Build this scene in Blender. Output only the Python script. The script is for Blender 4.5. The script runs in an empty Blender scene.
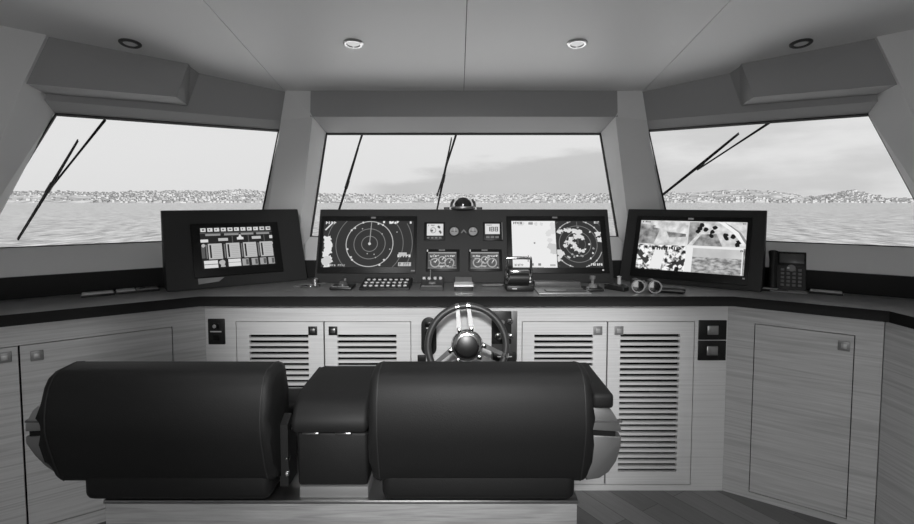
import bpy, bmesh, math, random
from mathutils import Matrix, Vector
random.seed(7)
R = math.radians
S = bpy.context.scene
COL = S.collection

# ------------------------------------------------------------------ camera model (metres; X right, Y forward, Z up)
F = 520.0; PIT = R(3.5); CX = -.045; CZ = 1.345; U0 = 457.0; V0 = 200 + F * math.tan(PIT)
CO, SI = math.cos(PIT), math.sin(PIT)
def ray(u, v):
    a = (u - U0) / F; b = (V0 - v) / F
    return Vector((a, CO + b * SI, -SI + b * CO))
def onP(u, v, p, n):
    d = ray(u, v); o = Vector((CX, 0, CZ)); n = Vector(n)
    return o + d * ((Vector(p) - o).dot(n) / d.dot(n))
def onY(u, v, Y): return onP(u, v, (0, Y, 0), (0, 1, 0))
def onZ(u, v, Z): return onP(u, v, (0, 0, Z), (0, 0, 1))

cam = bpy.data.objects.new('camera', bpy.data.cameras.new('camera')); COL.objects.link(cam)
cam.location = (CX, 0, CZ); cam.rotation_euler = (R(90) - PIT, 0, 0)
cam.data.sensor_fit = 'HORIZONTAL'; cam.data.sensor_width = 36; cam.data.lens = F / 914 * 36
cam.data.shift_y = (V0 - 262) / 914
cam.data.clip_start = .05; cam.data.clip_end = 60000
S.camera = cam
S.view_settings.view_transform = 'Standard'; S.view_settings.look = 'None'
S.view_settings.exposure = 0; S.view_settings.gamma = 1; S.view_settings.use_curve_mapping = False

# ------------------------------------------------------------------ materials (all greys)
def lin(g): return g / 12.92 if g <= .04045 else ((g + .055) / 1.055) ** 2.4
def g4(g): l = lin(g); return (l, l, l, 1)
MATS = {}
def mat(name, g, rough=.6, metal=0, spec=.3, bump=0, bscale=60, coat=0):
    if name in MATS: return MATS[name]
    m = bpy.data.materials.new(name); m.use_nodes = True; nt = m.node_tree; b = nt.nodes['Principled BSDF']
    b.inputs['Base Color'].default_value = g4(g); b.inputs['Roughness'].default_value = rough
    b.inputs['Metallic'].default_value = metal; b.inputs['Specular IOR Level'].default_value = spec
    b.inputs['Coat Weight'].default_value = coat
    if bump:
        tc = nt.nodes.new('ShaderNodeTexCoord'); n = nt.nodes.new('ShaderNodeTexNoise'); n.inputs['Scale'].default_value = bscale
        n.inputs['Detail'].default_value = 4
        bp = nt.nodes.new('ShaderNodeBump'); bp.inputs['Strength'].default_value = bump; bp.inputs['Distance'].default_value = .002
        nt.links.new(tc.outputs['Object'], n.inputs['Vector']); nt.links.new(n.outputs['Fac'], bp.inputs['Height'])
        nt.links.new(bp.outputs['Normal'], b.inputs['Normal'])
    MATS[name] = m; return m
def wood(name, g, scale=(1.2, 1.2, 26), contrast=.10, rough=.45, rot=(0, 0, 0)):
    """straight horizontal grain with a few wavy cathedral figures"""
    m = bpy.data.materials.new(name); m.use_nodes = True; nt = m.node_tree; b = nt.nodes['Principled BSDF']
    N = nt.nodes.new; L = nt.links.new
    tc = N('ShaderNodeTexCoord'); mp = N('ShaderNodeMapping'); mp.inputs['Scale'].default_value = scale; mp.inputs['Rotation'].default_value = rot
    L(tc.outputs['Object'], mp.inputs['Vector'])
    n1 = N('ShaderNodeTexNoise'); n1.inputs['Scale'].default_value = 5; n1.inputs['Detail'].default_value = 8; n1.inputs['Roughness'].default_value = .65
    L(mp.outputs['Vector'], n1.inputs['Vector'])
    mp2 = N('ShaderNodeMapping'); mp2.inputs['Scale'].default_value = tuple(q * .30 for q in scale); mp2.inputs['Rotation'].default_value = rot
    L(tc.outputs['Object'], mp2.inputs['Vector'])
    n2 = N('ShaderNodeTexNoise'); n2.inputs['Scale'].default_value = 1.8; n2.inputs['Detail'].default_value = 2; L(mp2.outputs['Vector'], n2.inputs['Vector'])
    mul = N('ShaderNodeMath'); mul.operation = 'MULTIPLY'; mul.inputs[1].default_value = 60; L(n2.outputs['Fac'], mul.inputs[0])
    sn = N('ShaderNodeMath'); sn.operation = 'SINE'; L(mul.outputs[0], sn.inputs[0])
    mr = N('ShaderNodeMapRange'); mr.inputs[1].default_value = .3; mr.inputs[2].default_value = 1; L(sn.outputs[0], mr.inputs[0])
    mr.inputs[3].default_value = 0; mr.inputs[4].default_value = -.16
    ad = N('ShaderNodeMath'); ad.operation = 'ADD'; L(n1.outputs['Fac'], ad.inputs[0]); L(mr.outputs[0], ad.inputs[1])
    cr = N('ShaderNodeValToRGB'); cr.color_ramp.elements[0].position = .25; cr.color_ramp.elements[1].position = .72
    cr.color_ramp.elements[0].color = g4(g - contrast); cr.color_ramp.elements[1].color = g4(g + contrast * .5)
    L(ad.outputs[0], cr.inputs['Fac']); L(cr.outputs['Color'], b.inputs['Base Color'])
    b.inputs['Roughness'].default_value = rough; b.inputs['Specular IOR Level'].default_value = .3
    MATS[name] = m; return m
def glow(g, k=1.0):
    key = 'screen_light_%02d_%d' % (round(g * 50), round(k * 100))
    if key in MATS: return MATS[key]
    m = bpy.data.materials.new(key); m.use_nodes = True; b = m.node_tree.nodes['Principled BSDF']
    b.inputs['Base Color'].default_value = (.004, .004, .004, 1); b.inputs['Roughness'].default_value = .5; b.inputs['Specular IOR Level'].default_value = .05
    b.inputs['Emission Color'].default_value = g4(g); b.inputs['Emission Strength'].default_value = k
    MATS[key] = m; return m
def glow_noise(name, g0, g1, scale, p0=.35, p1=.65, stretch=(1, 1, 1), detail=5):
    if name in MATS: return MATS[name]
    m = bpy.data.materials.new(name); m.use_nodes = True; nt = m.node_tree; b = nt.nodes['Principled BSDF']
    N = nt.nodes.new; L = nt.links.new
    tc = N('ShaderNodeTexCoord'); mp = N('ShaderNodeMapping'); mp.inputs['Scale'].default_value = stretch
    n = N('ShaderNodeTexNoise'); n.inputs['Scale'].default_value = scale; n.inputs['Detail'].default_value = detail
    cr = N('ShaderNodeValToRGB'); cr.color_ramp.elements[0].position = p0; cr.color_ramp.elements[1].position = p1
    cr.color_ramp.elements[0].color = g4(g0); cr.color_ramp.elements[1].color = g4(g1)
    L(tc.outputs['Object'], mp.inputs['Vector']); L(mp.outputs['Vector'], n.inputs['Vector']); L(n.outputs['Fac'], cr.inputs['Fac'])
    L(cr.outputs['Color'], b.inputs['Emission Color']); b.inputs['Emission Strength'].default_value = 1
    b.inputs['Base Color'].default_value = (.004, .004, .004, 1); b.inputs['Specular IOR Level'].default_value = .05
    MATS[name] = m; return m

LINING = mat('painted_lining', .83, .55, 0, .25)
HEADER = mat('fabric_lining', .60, .8, 0, .15, .15, 400)
CEIL = mat('ceiling_panel', .84, .5, 0, .3)
SEAM = mat('dark_seam', .10, .8)
OAK = wood('oak_veneer', .84, (.5, .5, 30), .05)
OAK_WING = wood('oak_veneer_wing', .76, (.6, .6, 22), .09)
FLOORM = None
TOPM = mat('worktop_top_lit', .48, .45, 0, .7, .05, 200)  # worktop top, lightened in colour to stand in for window light
EDGE = mat('worktop_edge_shaded', .08, .6, 0, .2)  # same worktop's front edge, darkened in colour to stand in for shade
BLACK = mat('black_upstand', .10, .6, 0, .15)
CONSOLE = mat('charcoal_console', .19, .6, 0, .2)
BEZEL = mat('black_bezel', .10, .4, 0, .15)
PLASTIC = mat('black_plastic', .13, .4, 0, .35)
LEATHER = mat('dark_leather', .11, .55, 0, .22, .25, 260)
LEATHER2 = mat('leather_piping', .17, .5, 0, .3)
CHROME = mat('chrome', .86, .12, 1)
STEEL = mat('brushed_steel', .72, .32, 1)
GREYM = mat('grey_plastic', .45, .5)
LIGHTM = mat('pale_plastic', .78, .5)
HOLE = mat('dark_recess', .05, .9, 0, .05)
RUBBER = mat('black_rubber', .09, .6, 0, .2)
WHITE = mat('white_print', .85, .6)

# ------------------------------------------------------------------ mesh helpers
class MB:
    def __init__(self): self.bm = bmesh.new(); self.mats = []; self.mi = 0
    def use(self, m):
        if m not in self.mats: self.mats.append(m)
        self.mi = self.mats.index(m); return self
    def _f(self, vs):
        try: f = self.bm.faces.new(vs); f.material_index = self.mi; return f
        except ValueError: return None
    def poly(self, pts): return self._f([self.bm.verts.new(p) for p in pts])
    def box(self, x0, x1, y0, y1, z0, z1, r=0, seg=2, M=None):
        v = [self.bm.verts.new((x, y, z)) for x in (x0, x1) for y in (y0, y1) for z in (z0, z1)]
        fs = [self._f([v[i] for i in q]) for q in ((0, 1, 3, 2), (4, 6, 7, 5), (0, 4, 5, 1), (2, 3, 7, 6), (0, 2, 6, 4), (1, 5, 7, 3))]
        if r > 0:
            es = list({e for f in fs for e in f.edges})
            res = bmesh.ops.bevel(self.bm, geom=es, offset=r, segments=seg, affect='EDGES', profile=.5)
            for f in res['faces']: f.material_index = self.mi
            if M is not None:
                vs = {x for f in fs if f.is_valid for x in f.verts} | {x for f in res['faces'] for x in f.verts}
                for x in vs: x.co = M @ x.co
        elif M is not None:
            for x in v: x.co = M @ x.co
        return self
    def loft(self, secs, cap=True, closed=True):
        """join a list of equal-length point rings"""
        rs = [[self.bm.verts.new(p) for p in s] for s in secs]; n = len(rs[0])
        for a, b in zip(rs, rs[1:]):
            for i in range(n if closed else n - 1):
                j = (i + 1) % n; self._f([a[i], a[j], b[j], b[i]])
        if cap: self._f(list(reversed(rs[0]))); self._f(rs[-1])
        return self
    def prism(self, pts, axis, a0, a1, bevel=0, seg=3):
        """extrude a 2-D outline along an axis"""
        def P(p, a): return {'x': (a, p[0], p[1]), 'y': (p[0], a, p[1]), 'z': (p[0], p[1], a)}[axis]
        A = [self.bm.verts.new(P(p, a0)) for p in pts]; B = [self.bm.verts.new(P(p, a1)) for p in pts]; n = len(pts)
        for i in range(n): self._f([A[i], A[(i + 1) % n], B[(i + 1) % n], B[i]])
        fa = self._f(list(reversed(A))); fb = self._f(B)
        if bevel:
            es = list(fa.edges) + list(fb.edges)
            res = bmesh.ops.bevel(self.bm, geom=es, offset=bevel, segments=seg, affect='EDGES', profile=.5)
            for f in res['faces']: f.material_index = self.mi
        return self
    def tube(self, path, r, n=10, closed=False):
        path = [Vector(p) for p in path]; secs = []; m = len(path)
        ref = None
        for i, p in enumerate(path):
            if closed: d = path[(i + 1) % m] - path[i - 1]
            else: d = path[min(i + 1, m - 1)] - path[max(i - 1, 0)]
            d.normalize()
            if ref is None: ref = d.orthogonal().normalized()
            ref = (ref - d * ref.dot(d)).normalized(); b = d.cross(ref)
            rr = r[i] if isinstance(r, (list, tuple)) else r
            secs.append([p + (ref * math.cos(k * 2 * math.pi / n) + b * math.sin(k * 2 * math.pi / n)) * rr for k in range(n)])
        if closed: secs.append(secs[0])
        return self.loft(secs, cap=not closed)
    def lathe(self, prof, M=None, n=28):
        """profile of (radius, height) about Z"""
        M = M or Matrix()
        secs = [[M @ Vector((r * math.cos(k * 2 * math.pi / n), r * math.sin(k * 2 * math.pi / n), h)) for k in range(n)] for r, h in prof]
        return self.loft(secs, cap=False)
    def build(self, name, m=None, parent=None, smooth=None, loc=None, rot=None, M=None):
        if M is not None: self.bm.transform(M)
        bmesh.ops.remove_doubles(self.bm, verts=self.bm.verts[:], dist=1e-6)
        bmesh.ops.recalc_face_normals(self.bm, faces=self.bm.faces[:])
        me = bpy.data.meshes.new(name); self.bm.to_mesh(me); self.bm.free()
        for q in (self.mats or [m]): me.materials.append(q)
        o = bpy.data.objects.new(name, me); COL.objects.link(o)
        if parent: o.parent = parent
        if loc: o.location = loc
        if rot: o.rotation_euler = rot
        if smooth is not None:
            a = R(smooth); me.polygons.foreach_set('use_smooth', [True] * len(me.polygons))
            b = bmesh.new(); b.from_mesh(me)
            for e in b.edges:
                if len(e.link_faces) == 2 and e.calc_face_angle(0) > a: e.smooth = False
            b.to_mesh(me); b.free()
        return o
def box(name, m, parent, x0, x1, y0, y1, z0, z1, r=0, seg=2, M=None, smooth=None):
    return MB().box(x0, x1, y0, y1, z0, z1, r, seg).build(name, m, parent, smooth if smooth is not None else (40 if r else None), M=M)
def tag(o, label, cat, group=None, kind=None):
    o['label'] = label; o['category'] = cat
    if group: o['group'] = group
    if kind: o['kind'] = kind
    return o
def thing(name, label, cat, loc=(0, 0, 0), rz=0, group=None):
    o = bpy.data.objects.new(name, None); COL.objects.link(o); o.empty_display_size = .1
    o.location = loc; o.rotation_euler = (0, 0, rz); return tag(o, label, cat, group)
def struct(o, label=None, cat=None):
    o['kind'] = 'structure'
    if label: o['label'] = label; o['category'] = cat
    return o
def dup(o, loc=None):
    c = o.copy(); COL.objects.link(c)
    for ch in list(o.children):
        d = ch.copy(); COL.objects.link(d); d.parent = c
        for g in list(ch.children):
            e = g.copy(); COL.objects.link(e); e.parent = d
    if loc: c.location = loc
    return c

# ------------------------------------------------------------------ plan of the wheelhouse
A35 = R(35); SN, CS = math.sin(A35), math.cos(A35)
def W(n, t, z, s=1):              # point on a wing: n = distance out along the wing's normal, t = along the wing towards the side
    return Vector((s * (SN * n + CS * t), CS * n - SN * t, z))
FZ = -.055; TOPZ = .9; SILL = 1.115
CP, CN = (0, 3.45, 2.055), (0, .165, 1)
def ceil_z(y): return 2.055 + .165 * (3.45 - max(y, 1.5))
def MX(p, s): return Vector((p[0] * s, p[1], p[2]))

# floor of dark oak planks
def floor_mat():
    m = bpy.data.materials.new('dark_oak_planks'); m.use_nodes = True; nt = m.node_tree; b = nt.nodes['Principled BSDF']; N = nt.nodes.new; L = nt.links.new
    tc = N('ShaderNodeTexCoord'); mp = N('ShaderNodeMapping'); mp.inputs['Rotation'].default_value = (0, 0, R(58)); L(tc.outputs['Object'], mp.inputs['Vector'])
    br = N('ShaderNodeTexBrick'); br.inputs['Scale'].default_value = 1; br.inputs['Brick Width'].default_value = .75; br.inputs['Row Height'].default_value = .11
    br.inputs['Mortar Size'].default_value = .0012; br.inputs['Color1'].default_value = g4(.36); br.inputs['Color2'].default_value = g4(.50); br.inputs['Mortar'].default_value = g4(.2)
    L(mp.outputs['Vector'], br.inputs['Vector'])
    mp2 = N('ShaderNodeMapping'); mp2.inputs['Scale'].default_value = (3, 45, 1); L(mp.outputs['Vector'], mp2.inputs['Vector'])
    n = N('ShaderNodeTexNoise'); n.inputs['Scale'].default_value = 2; n.inputs['Detail'].default_value = 6; L(mp2.outputs['Vector'], n.inputs['Vector'])
    mr = N('ShaderNodeMapRange'); mr.inputs[3].default_value = .75; mr.inputs[4].default_value = 1.2; L(n.outputs['Fac'], mr.inputs[0])
    mx = N('ShaderNodeMix'); mx.data_type = 'RGBA'; mx.blend_type = 'MULTIPLY'; mx.inputs[0].default_value = 1
    L(br.outputs['Color'], mx.inputs[6]); L(mr.outputs[0], mx.inputs[7]); L(mx.outputs[2], b.inputs['Base Color'])
    b.inputs['Roughness'].default_value = .45; return m
struct(MB().box(-2.6, 2.6, -2.6, 3.6, FZ - .05, FZ).build('floor', floor_mat()))

# ceiling: four panels with open joints, a slab above
cb = MB().use(CEIL)
xs = [(-2.62, -1.1750), (-1.1715, -.0018), (.0018, 1.1715), (1.1750, 2.62)]
for x0, x1 in xs:
    prof = [(3.75, ceil_z(3.75)), (1.5, ceil_z(1.5)), (-1.6, ceil_z(1.5)), (-1.6, ceil_z(1.5) + .02), (1.5, ceil_z(1.5) + .02), (3.75, ceil_z(3.75) + .02)]
    cb.prism(prof, 'x', x0, x1)
cb.use(SEAM).prism([(3.75, ceil_z(3.75) + .0201), (1.5, ceil_z(1.5) + .0201), (-1.6, ceil_z(1.5) + .0201), (-1.6, 2.6), (3.75, 2.6)], 'x', -2.62, 2.62)
struct(cb.build('ceiling'))

# front wall under the sills (centre and wings) with sloping sill
def sec_c(x):   return [Vector((x, y, z)) for y, z in ((2.98, FZ), (2.98, 1.0), (3.25, SILL), (3.31, SILL), (3.31, FZ))]
def sec_w(t, s): return [W(n, t, z, s) for n, z in ((3.075, FZ), (3.075, 1.0), (3.30, SILL), (3.36, SILL), (3.36, FZ))]
def mitre(s):
    out = []
    for (n, y, z) in ((3.075, 2.98, FZ), (3.075, 2.98, 1.0), (3.30, 3.25, SILL), (3.36, 3.31, SILL), (3.36, 3.31, FZ)):
        out.append(Vector((s * (n - CS * y) / SN, y, z)))
    return out
struct(MB().loft([mitre(-1), mitre(1)]).build('wall_front', LINING))
for s, nm in ((-1, 'wall_front_left'), (1, 'wall_front_right')):
    struct(MB().loft([mitre(s), sec_w(.93, s)]).build(nm, LINING))
# black upstand behind the worktop
def up(s): return [Vector((s * (n - CS * y) / SN, y, z)) for (n, y, z) in ((3.07, 2.975, TOPZ + .001), (3.07, 2.975, 1.0), (3.045, 2.95, 1.0), (3.045, 2.95, TOPZ + .001))]
def upw(t, s): return [W(n, t, z, s) for n, z in ((3.07, TOPZ + .001), (3.07, 1.0), (3.045, 1.0), (3.045, TOPZ + .001))]
struct(MB().loft([upw(.93, -1), up(-1), up(1), upw(.93, 1)]).build('trim_1', BLACK))

# header over the centre window and over the wing windows
hy = [(3.42, 1.885), (3.69, 1.815), (3.74, 1.815), (3.74, 2.2), (3.45, 2.12)]
struct(MB().prism(hy, 'x', -1.0, 1.0).use(HEADER).build('wall_front_header'))
for s, nm in ((-1, 'wall_left_header'), (1, 'wall_right_header')):
    hw = [(3.52, 1.865), (3.615, 1.815), (3.66, 1.815), (3.66, 2.4), (3.485, 2.4)]
    struct(MB().loft([[W(n, t, z, s) for n, z in hw] for t in (-1.03, .25)]).build(nm, HEADER))

# corner pillars, raked forward, lofted through three levels: [inner edge, wing edge, wing glass edge, centre glass edge]
def pillar(s):
    lv = [[(.985, 3.05, 1.03), (1.20, 3.08, 1.04), (1.262, 3.155, 1.112), (.965, 3.255, 1.112)],
          [(.985, 3.42, 1.885), (1.198, 3.44, 1.865), (1.240, 3.545, 1.815), (.965, 3.69, 1.815)],
          [(.972, 3.45, 2.075), (1.160, 3.44, 2.075), (1.225, 3.62, 2.075), (.965, 3.80, 2.075)]]
    return MB().loft([[MX(p, s) for p in l] for l in lv])
struct(pillar(-1).build('trim_2', LINING)); struct(pillar(1).build('trim_3', LINING))
# outer pillars next to the side walls
def outer(s):
    q = .035 if s < 0 else 0
    def ring(n0, t0, z0, ng, tg, zg): # inner edge, glass edge, behind, out to the side wall
        return [W(n0, t0 + q, z0, s), W(ng, tg + q, zg, s), W(ng + .06, tg + .30, zg, s), W(n0, t0 + .50, z0, s)]
    return MB().loft([ring(3.06, .53, .99, 3.30, .435, SILL), ring(3.345, .262, 1.9, 3.615, .153, 1.815), ring(3.43, .155, 2.2, 3.66, .06, 2.2)])
struct(outer(-1).build('trim_4', LINING)); struct(outer(1).build('trim_5', LINING))
# blind boxes under the ceiling on the wings
for s, nm in ((-1, 'trim_6'), (1, 'trim_7')):
    b = MB()
    bot = [W(3.32, -.366, 1.916, s), W(3.372, .32, 1.916, s), W(3.52, .32, 1.897, s), W(3.52, -.452, 1.905, s)]
    top = [W(3.41, -.458, 2.17, s), W(3.455, .24, 2.20, s), W(3.50, .25, 2.20, s), W(3.505, -.542, 2.17, s)]
    struct(b.loft([bot, top]).build(nm, HEADER))

# side walls out of the frame, closed to hold back side daylight
for s, nm in ((-1, 'wall_left'), (1, 'wall_right')):
    b = MB(); x0, x1 = (2.45, 2.52) if s > 0 else (-2.52, -2.45)
    b.box(x0, x1, -1.6, 2.42, FZ, 1.0); b.box(x0, x1, -1.6, 2.62, 1.0, 2.42)
    struct(b.build(nm, LINING))

b = MB(); frame_hole = (-.5, .5)
b.box(-2.52, -.5, -1.68, -1.6, FZ, 2.42); b.box(.5, 2.52, -1.68, -1.6, FZ, 2.42); b.box(-.5, .5, -1.68, -1.6, 2.0, 2.42)
struct(b.build('wall_back', LINING))  # unseen aft wall, added to cut the light coming in from astern
# glass: thin pane that lets light through and reflects a little
def glass_mat():
    m = bpy.data.materials.new('window_glass'); m.use_nodes = True; nt = m.node_tree; N = nt.nodes.new; L = nt.links.new
    for n in list(nt.nodes): nt.nodes.remove(n)
    o = N('ShaderNodeOutputMaterial'); t = N('ShaderNodeBsdfTransparent'); t.inputs[0].default_value = (.97, .97, .97, 1)
    gl = N('ShaderNodeBsdfGlossy'); gl.inputs['Roughness'].default_value = .02; mx = N('ShaderNodeMixShader'); fr = N('ShaderNodeFresnel'); fr.inputs[0].default_value = 1.25
    L(fr.outputs[0], mx.inputs[0]); L(t.outputs[0], mx.inputs[1]); L(gl.outputs[0], mx.inputs[2]); L(mx.outputs[0], o.inputs[0]); return m
GLASS = glass_mat()
def window(nm, cs):
    e = bpy.data.objects.new(nm, None); COL.objects.link(e); struct(e)
    cs = [Vector(c) for c in cs]; mid = sum(cs, Vector()) / 4
    n = (cs[1] - cs[0]).cross(cs[3] - cs[0]).normalized()
    if n.y < 0: n = -n
    inn = [c + (mid - c).normalized() * .008 for c in cs]
    fr = MB(); 
    for i in range(4):
        j = (i + 1) % 4
        fr.loft([[cs[i] - n * .004, cs[i] + n * .02, inn[i] + n * .02, inn[i] - n * .004], [cs[j] - n * .004, cs[j] + n * .02, inn[j] + n * .02, inn[j] - n * .004]])
    fr.build('window_frame', RUBBER, e)
    pb = MB(); pb.poly([c + n * .006 for c in inn]); pb.build('window_pane', GLASS, e)
wr = [W(3.30, -.78, SILL), W(3.30, .442, SILL), W(3.615, .163, 1.815), W(3.615, -1.013, 1.815)]
window('window_1', [MX(p, -1) for p in (wr[0], W(3.30, .505, SILL), W(3.615, .185, 1.815), wr[3])])
window('window_2', [(-.967, 3.25, SILL), (.967, 3.25, SILL), (.967, 3.69, 1.815), (-.967, 3.69, 1.815)])
window('window_3', wr)

# ceiling downlights
def downlight(x, lit, lab):
    y = 2.779; th = thing('downlight', lab, 'ceiling light', (x, y, ceil_z(y) - .002), 0, 'recessed ceiling lights')
    th.rotation_euler = (math.atan(-.165), 0, 0)
    b = MB().lathe([(.033, .0), (.036, -.007), (.046, -.008), (.053, -.003), (.054, .004), (.033, .004)], n=36)
    b.build('ring', STEEL if lit else mat('shaded_chrome_ring', .22, .35, 0, .5), th, 40)  # unlit rings are the same chrome, with shade put into a dark colour
    MB().lathe([(.0, -.003), (.020, -.0035), (.034, -.001), (.034, .003), (0, .003)], n=30).build('lens', glow(.80, 1) if lit else mat('dull_lens', .85, .5), th, 40)
    return th
downlight(-.588, True, 'lit ceiling downlight with bright ring, left of the middle seam')
downlight(.584, True, 'lit ceiling downlight with bright ring, right of the middle seam')
downlight(-1.757, False, 'unlit downlight with shade-coloured ring by the left blind box')
downlight(1.757, False, 'unlit downlight with shade-coloured ring by the right blind box')

# ------------------------------------------------------------------ cabinets
def frame_face(b, x0, x1, z0, z1, holes, y0, y1):
    X = sorted({x0, x1, *[h[0] for h in holes], *[h[1] for h in holes]}); Z = sorted({z0, z1, *[h[2] for h in holes], *[h[3] for h in holes]})
    for i in range(len(X) - 1):
        for j in range(len(Z) - 1):
            cx, cz = (X[i] + X[i + 1]) / 2, (Z[j] + Z[j + 1]) / 2
            if not any(h[0] < cx < h[1] and h[2] < cz < h[3] for h in holes): b.box(X[i], X[i + 1], y0, y1, Z[j], Z[j + 1])
GAP = .0035
def latch(x, z, par, m_in=STEEL, r=.021, dark=True):
    l = MB().box(x - r, x + r, -.004, .001, z - r, z + r, .002).build('latch', PLASTIC if dark else mat('grey_latch', .52, .4, .3), par, 40)
    MB().box(x - r * .5, x + r * .5, -.007, -.003, z - r * .5, z + r * .5, .0015).build('latch_button', m_in, l, 40)
def cabinet(name, label, loc, rz, x0, x1, doors, oak=OAK, depth=.34):
    th = thing(name, label, 'cabinet', loc, rz)
    z0, z1 = FZ, .853
    hs = [(d['x0'], d['x1'], d['z0'], d['z1']) for d in doors]
    b = MB().use(oak); frame_face(b, x0, x1, z0, z1, hs, 0, .02)
    b.box(x0, x0 + .012, .02, depth, z0, z1).box(x1 - .012, x1, .02, depth, z0, z1).box(x0, x1, .02, depth, z1 - .012, z1)
    b.build('carcass', oak, th)
    if doors:
        k = MB()
        for h in hs: k.box(h[0] - .01, h[1] + .01, .026, .03, h[2] - .01, h[3] + .01)
        k.build('dark_interior', HOLE, th)
    for d in doors:
        a0, a1, c0, c1 = d['x0'] + GAP, d['x1'] - GAP, d['z0'] + GAP, d['z1'] - GAP
        b = MB().use(oak)
        lv = d.get('louv')
        if lv:
            lx0, lx1, lz0, lz1, n = lv; pitch = (lz1 - lz0) / (n - 1); sh = .0155
            holes = [(lx0, lx1, lz0 + i * pitch - sh / 2, lz0 + i * pitch + sh / 2) for i in range(n)]
            b.box(a0, lx0, .0008, .02, c0, c1).box(lx1, a1, .0008, .02, c0, c1)
            zz = c0
            for h in holes: b.box(lx0, lx1, .0008, .02, zz, h[2]); zz = h[3]
            b.box(lx0, lx1, .0008, .02, zz, c1)
        else: b.box(a0, a1, .0008, .02, c0, c1)
        dr = b.build('louvred_door' if lv else 'door', oak, th)
        if d.get('latch'): latch(d['latch'][0], d['latch'][1], dr, STEEL if d.get('dark', True) else mat('grey_button', .66, .4, .3), dark=d.get('dark', True))
    return th
Y0 = 2.43
DZ0, DZ1 = -.028, .772
cl = cabinet('louvred_cabinet', 'pale oak cabinet with two louvred doors left of the steering wheel', (0, Y0, 0), 0, -1.236, -.252,
    [dict(x0=-1.093, x1=-.675, z0=DZ0, z1=DZ1, louv=(-1.030, -.750, .045, .700, 25), latch=(-.728, .727)),
     dict(x0=-.675, x1=-.262, z0=DZ0, z1=DZ1, louv=(-.612, -.332, .045, .700, 25), latch=(-.632, .727))])
sp = MB().box(-1.223, -1.143, -.006, .004, .662, .785, .004).build('switch_plate', PLASTIC, cl, 40)
for zz in (.752, .695): MB().box(-1.198, -1.168, -.012, -.004, zz - .014, zz + .014, .003).build('switch', mat('dark_switch', .07, .3), sp, 40)
MB().box(-1.21, -1.158, -.0085, -.005, .722, .727).build('label_strip', LIGHTM, sp)
MB().lathe([(.0, 0), (.010, 0), (.009, .012), (0, .012)], Matrix.Translation((-1.186, -.006, .752)) @ Matrix.Rotation(R(90), 4, 'X'), 14).build('knob', CHROME, sp, 40)
cr_ = cabinet('louvred_cabinet', 'pale oak cabinet with two tall louvred doors right of the steering wheel', (0, Y0, 0), 0, .243, 1.236,
    [dict(x0=.262, x1=.668, z0=DZ0, z1=DZ1, louv=(.322, .600, .045, .700, 25), latch=(.622, .728), dark=False),
     dict(x0=.668, x1=1.082, z0=DZ0, z1=DZ1, louv=(.730, 1.012, .045, .703, 25), latch=(.722, .728), dark=False)])
for z0, z1, lab in ((.684, .778, 1), (.585, .680, 0)):
    sp = MB().box(1.098, 1.230, -.006, .004, z0, z1, .003).build('switch_plate', mat('dark_plate', .12, .35), cr_, 40)
    MB().box(1.138, 1.190, -.010, -.004, (z0 + z1) / 2 - .022, (z0 + z1) / 2 + .022, .003).build('socket', STEEL, sp, 40)
# middle panel behind the wheel
cm = cabinet('helm_cabinet', 'plain oak panel with control plates behind the steering wheel', (0, Y0, 0), 0, -.252, .243, [])
b = MB(); hx, cz0, cz1, cxx = .036, .645, .757, -.178
ov = [(cxx + hx * math.cos(a), cz1 + hx * math.sin(a)) for a in [i * math.pi / 12 for i in range(13)]] + [(cxx - hx * math.cos(a), cz0 - hx * math.sin(a)) for a in [i * math.pi / 12 for i in range(13)]]
op = b.prism(ov, 'y', -.012, .001, .004).build('oval_plate', PLASTIC, cm, 40)
for zz, hh in ((.76, .012), (.71, .02), (.655, .016)): MB().box(cxx - .018, cxx + .018, -.018, -.011, zz - hh, zz + hh, .004).build('rocker', mat('dark_switch', .07, .3), op, 40)
MB().box(cxx - .012, cxx + .006, -.02, -.012, .742, .746).build('mark', LIGHTM, op)
cp = MB().box(.118, .243 - .003, -.004, .001, .585, .822, .002).build('steel_plate', STEEL, cm, 40)
dp = MB().box(.118, .212, -.010, -.003, .665, .822, .004).build('control_plate', PLASTIC, cm, 40)
for (x, z, r) in ((.150, .704, .019), (.205, .775, .014), (.208, .704, .014), (.168, .77, .012)):
    MB().lathe([(0, 0), (r, 0), (r * .95, .012), (r * .6, .016), (0, .016)], Matrix.Translation((x, -.009, z)) @ Matrix.Rotation(R(90), 4, 'X'), 20).build('knob', CHROME if r > .013 else GREYM, dp, 40)
MB().tube([(.20, -.02, .775), (.215, -.03, .79)], .005).build('toggle', CHROME, dp, 40)
MB().box(.125, .235, -.014, .001, .560, .625, .004).build('lower_box', PLASTIC, cm, 40)
for xx in (.16, .20): MB().box(xx - .014, xx + .014, -.017, -.012, .605, .609).build('legend', LIGHTM, cm)
MB().box(-.232, -.192, -.014, .001, .58, .612, .003).build('small_switch_box', PLASTIC, cm, 40)

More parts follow.
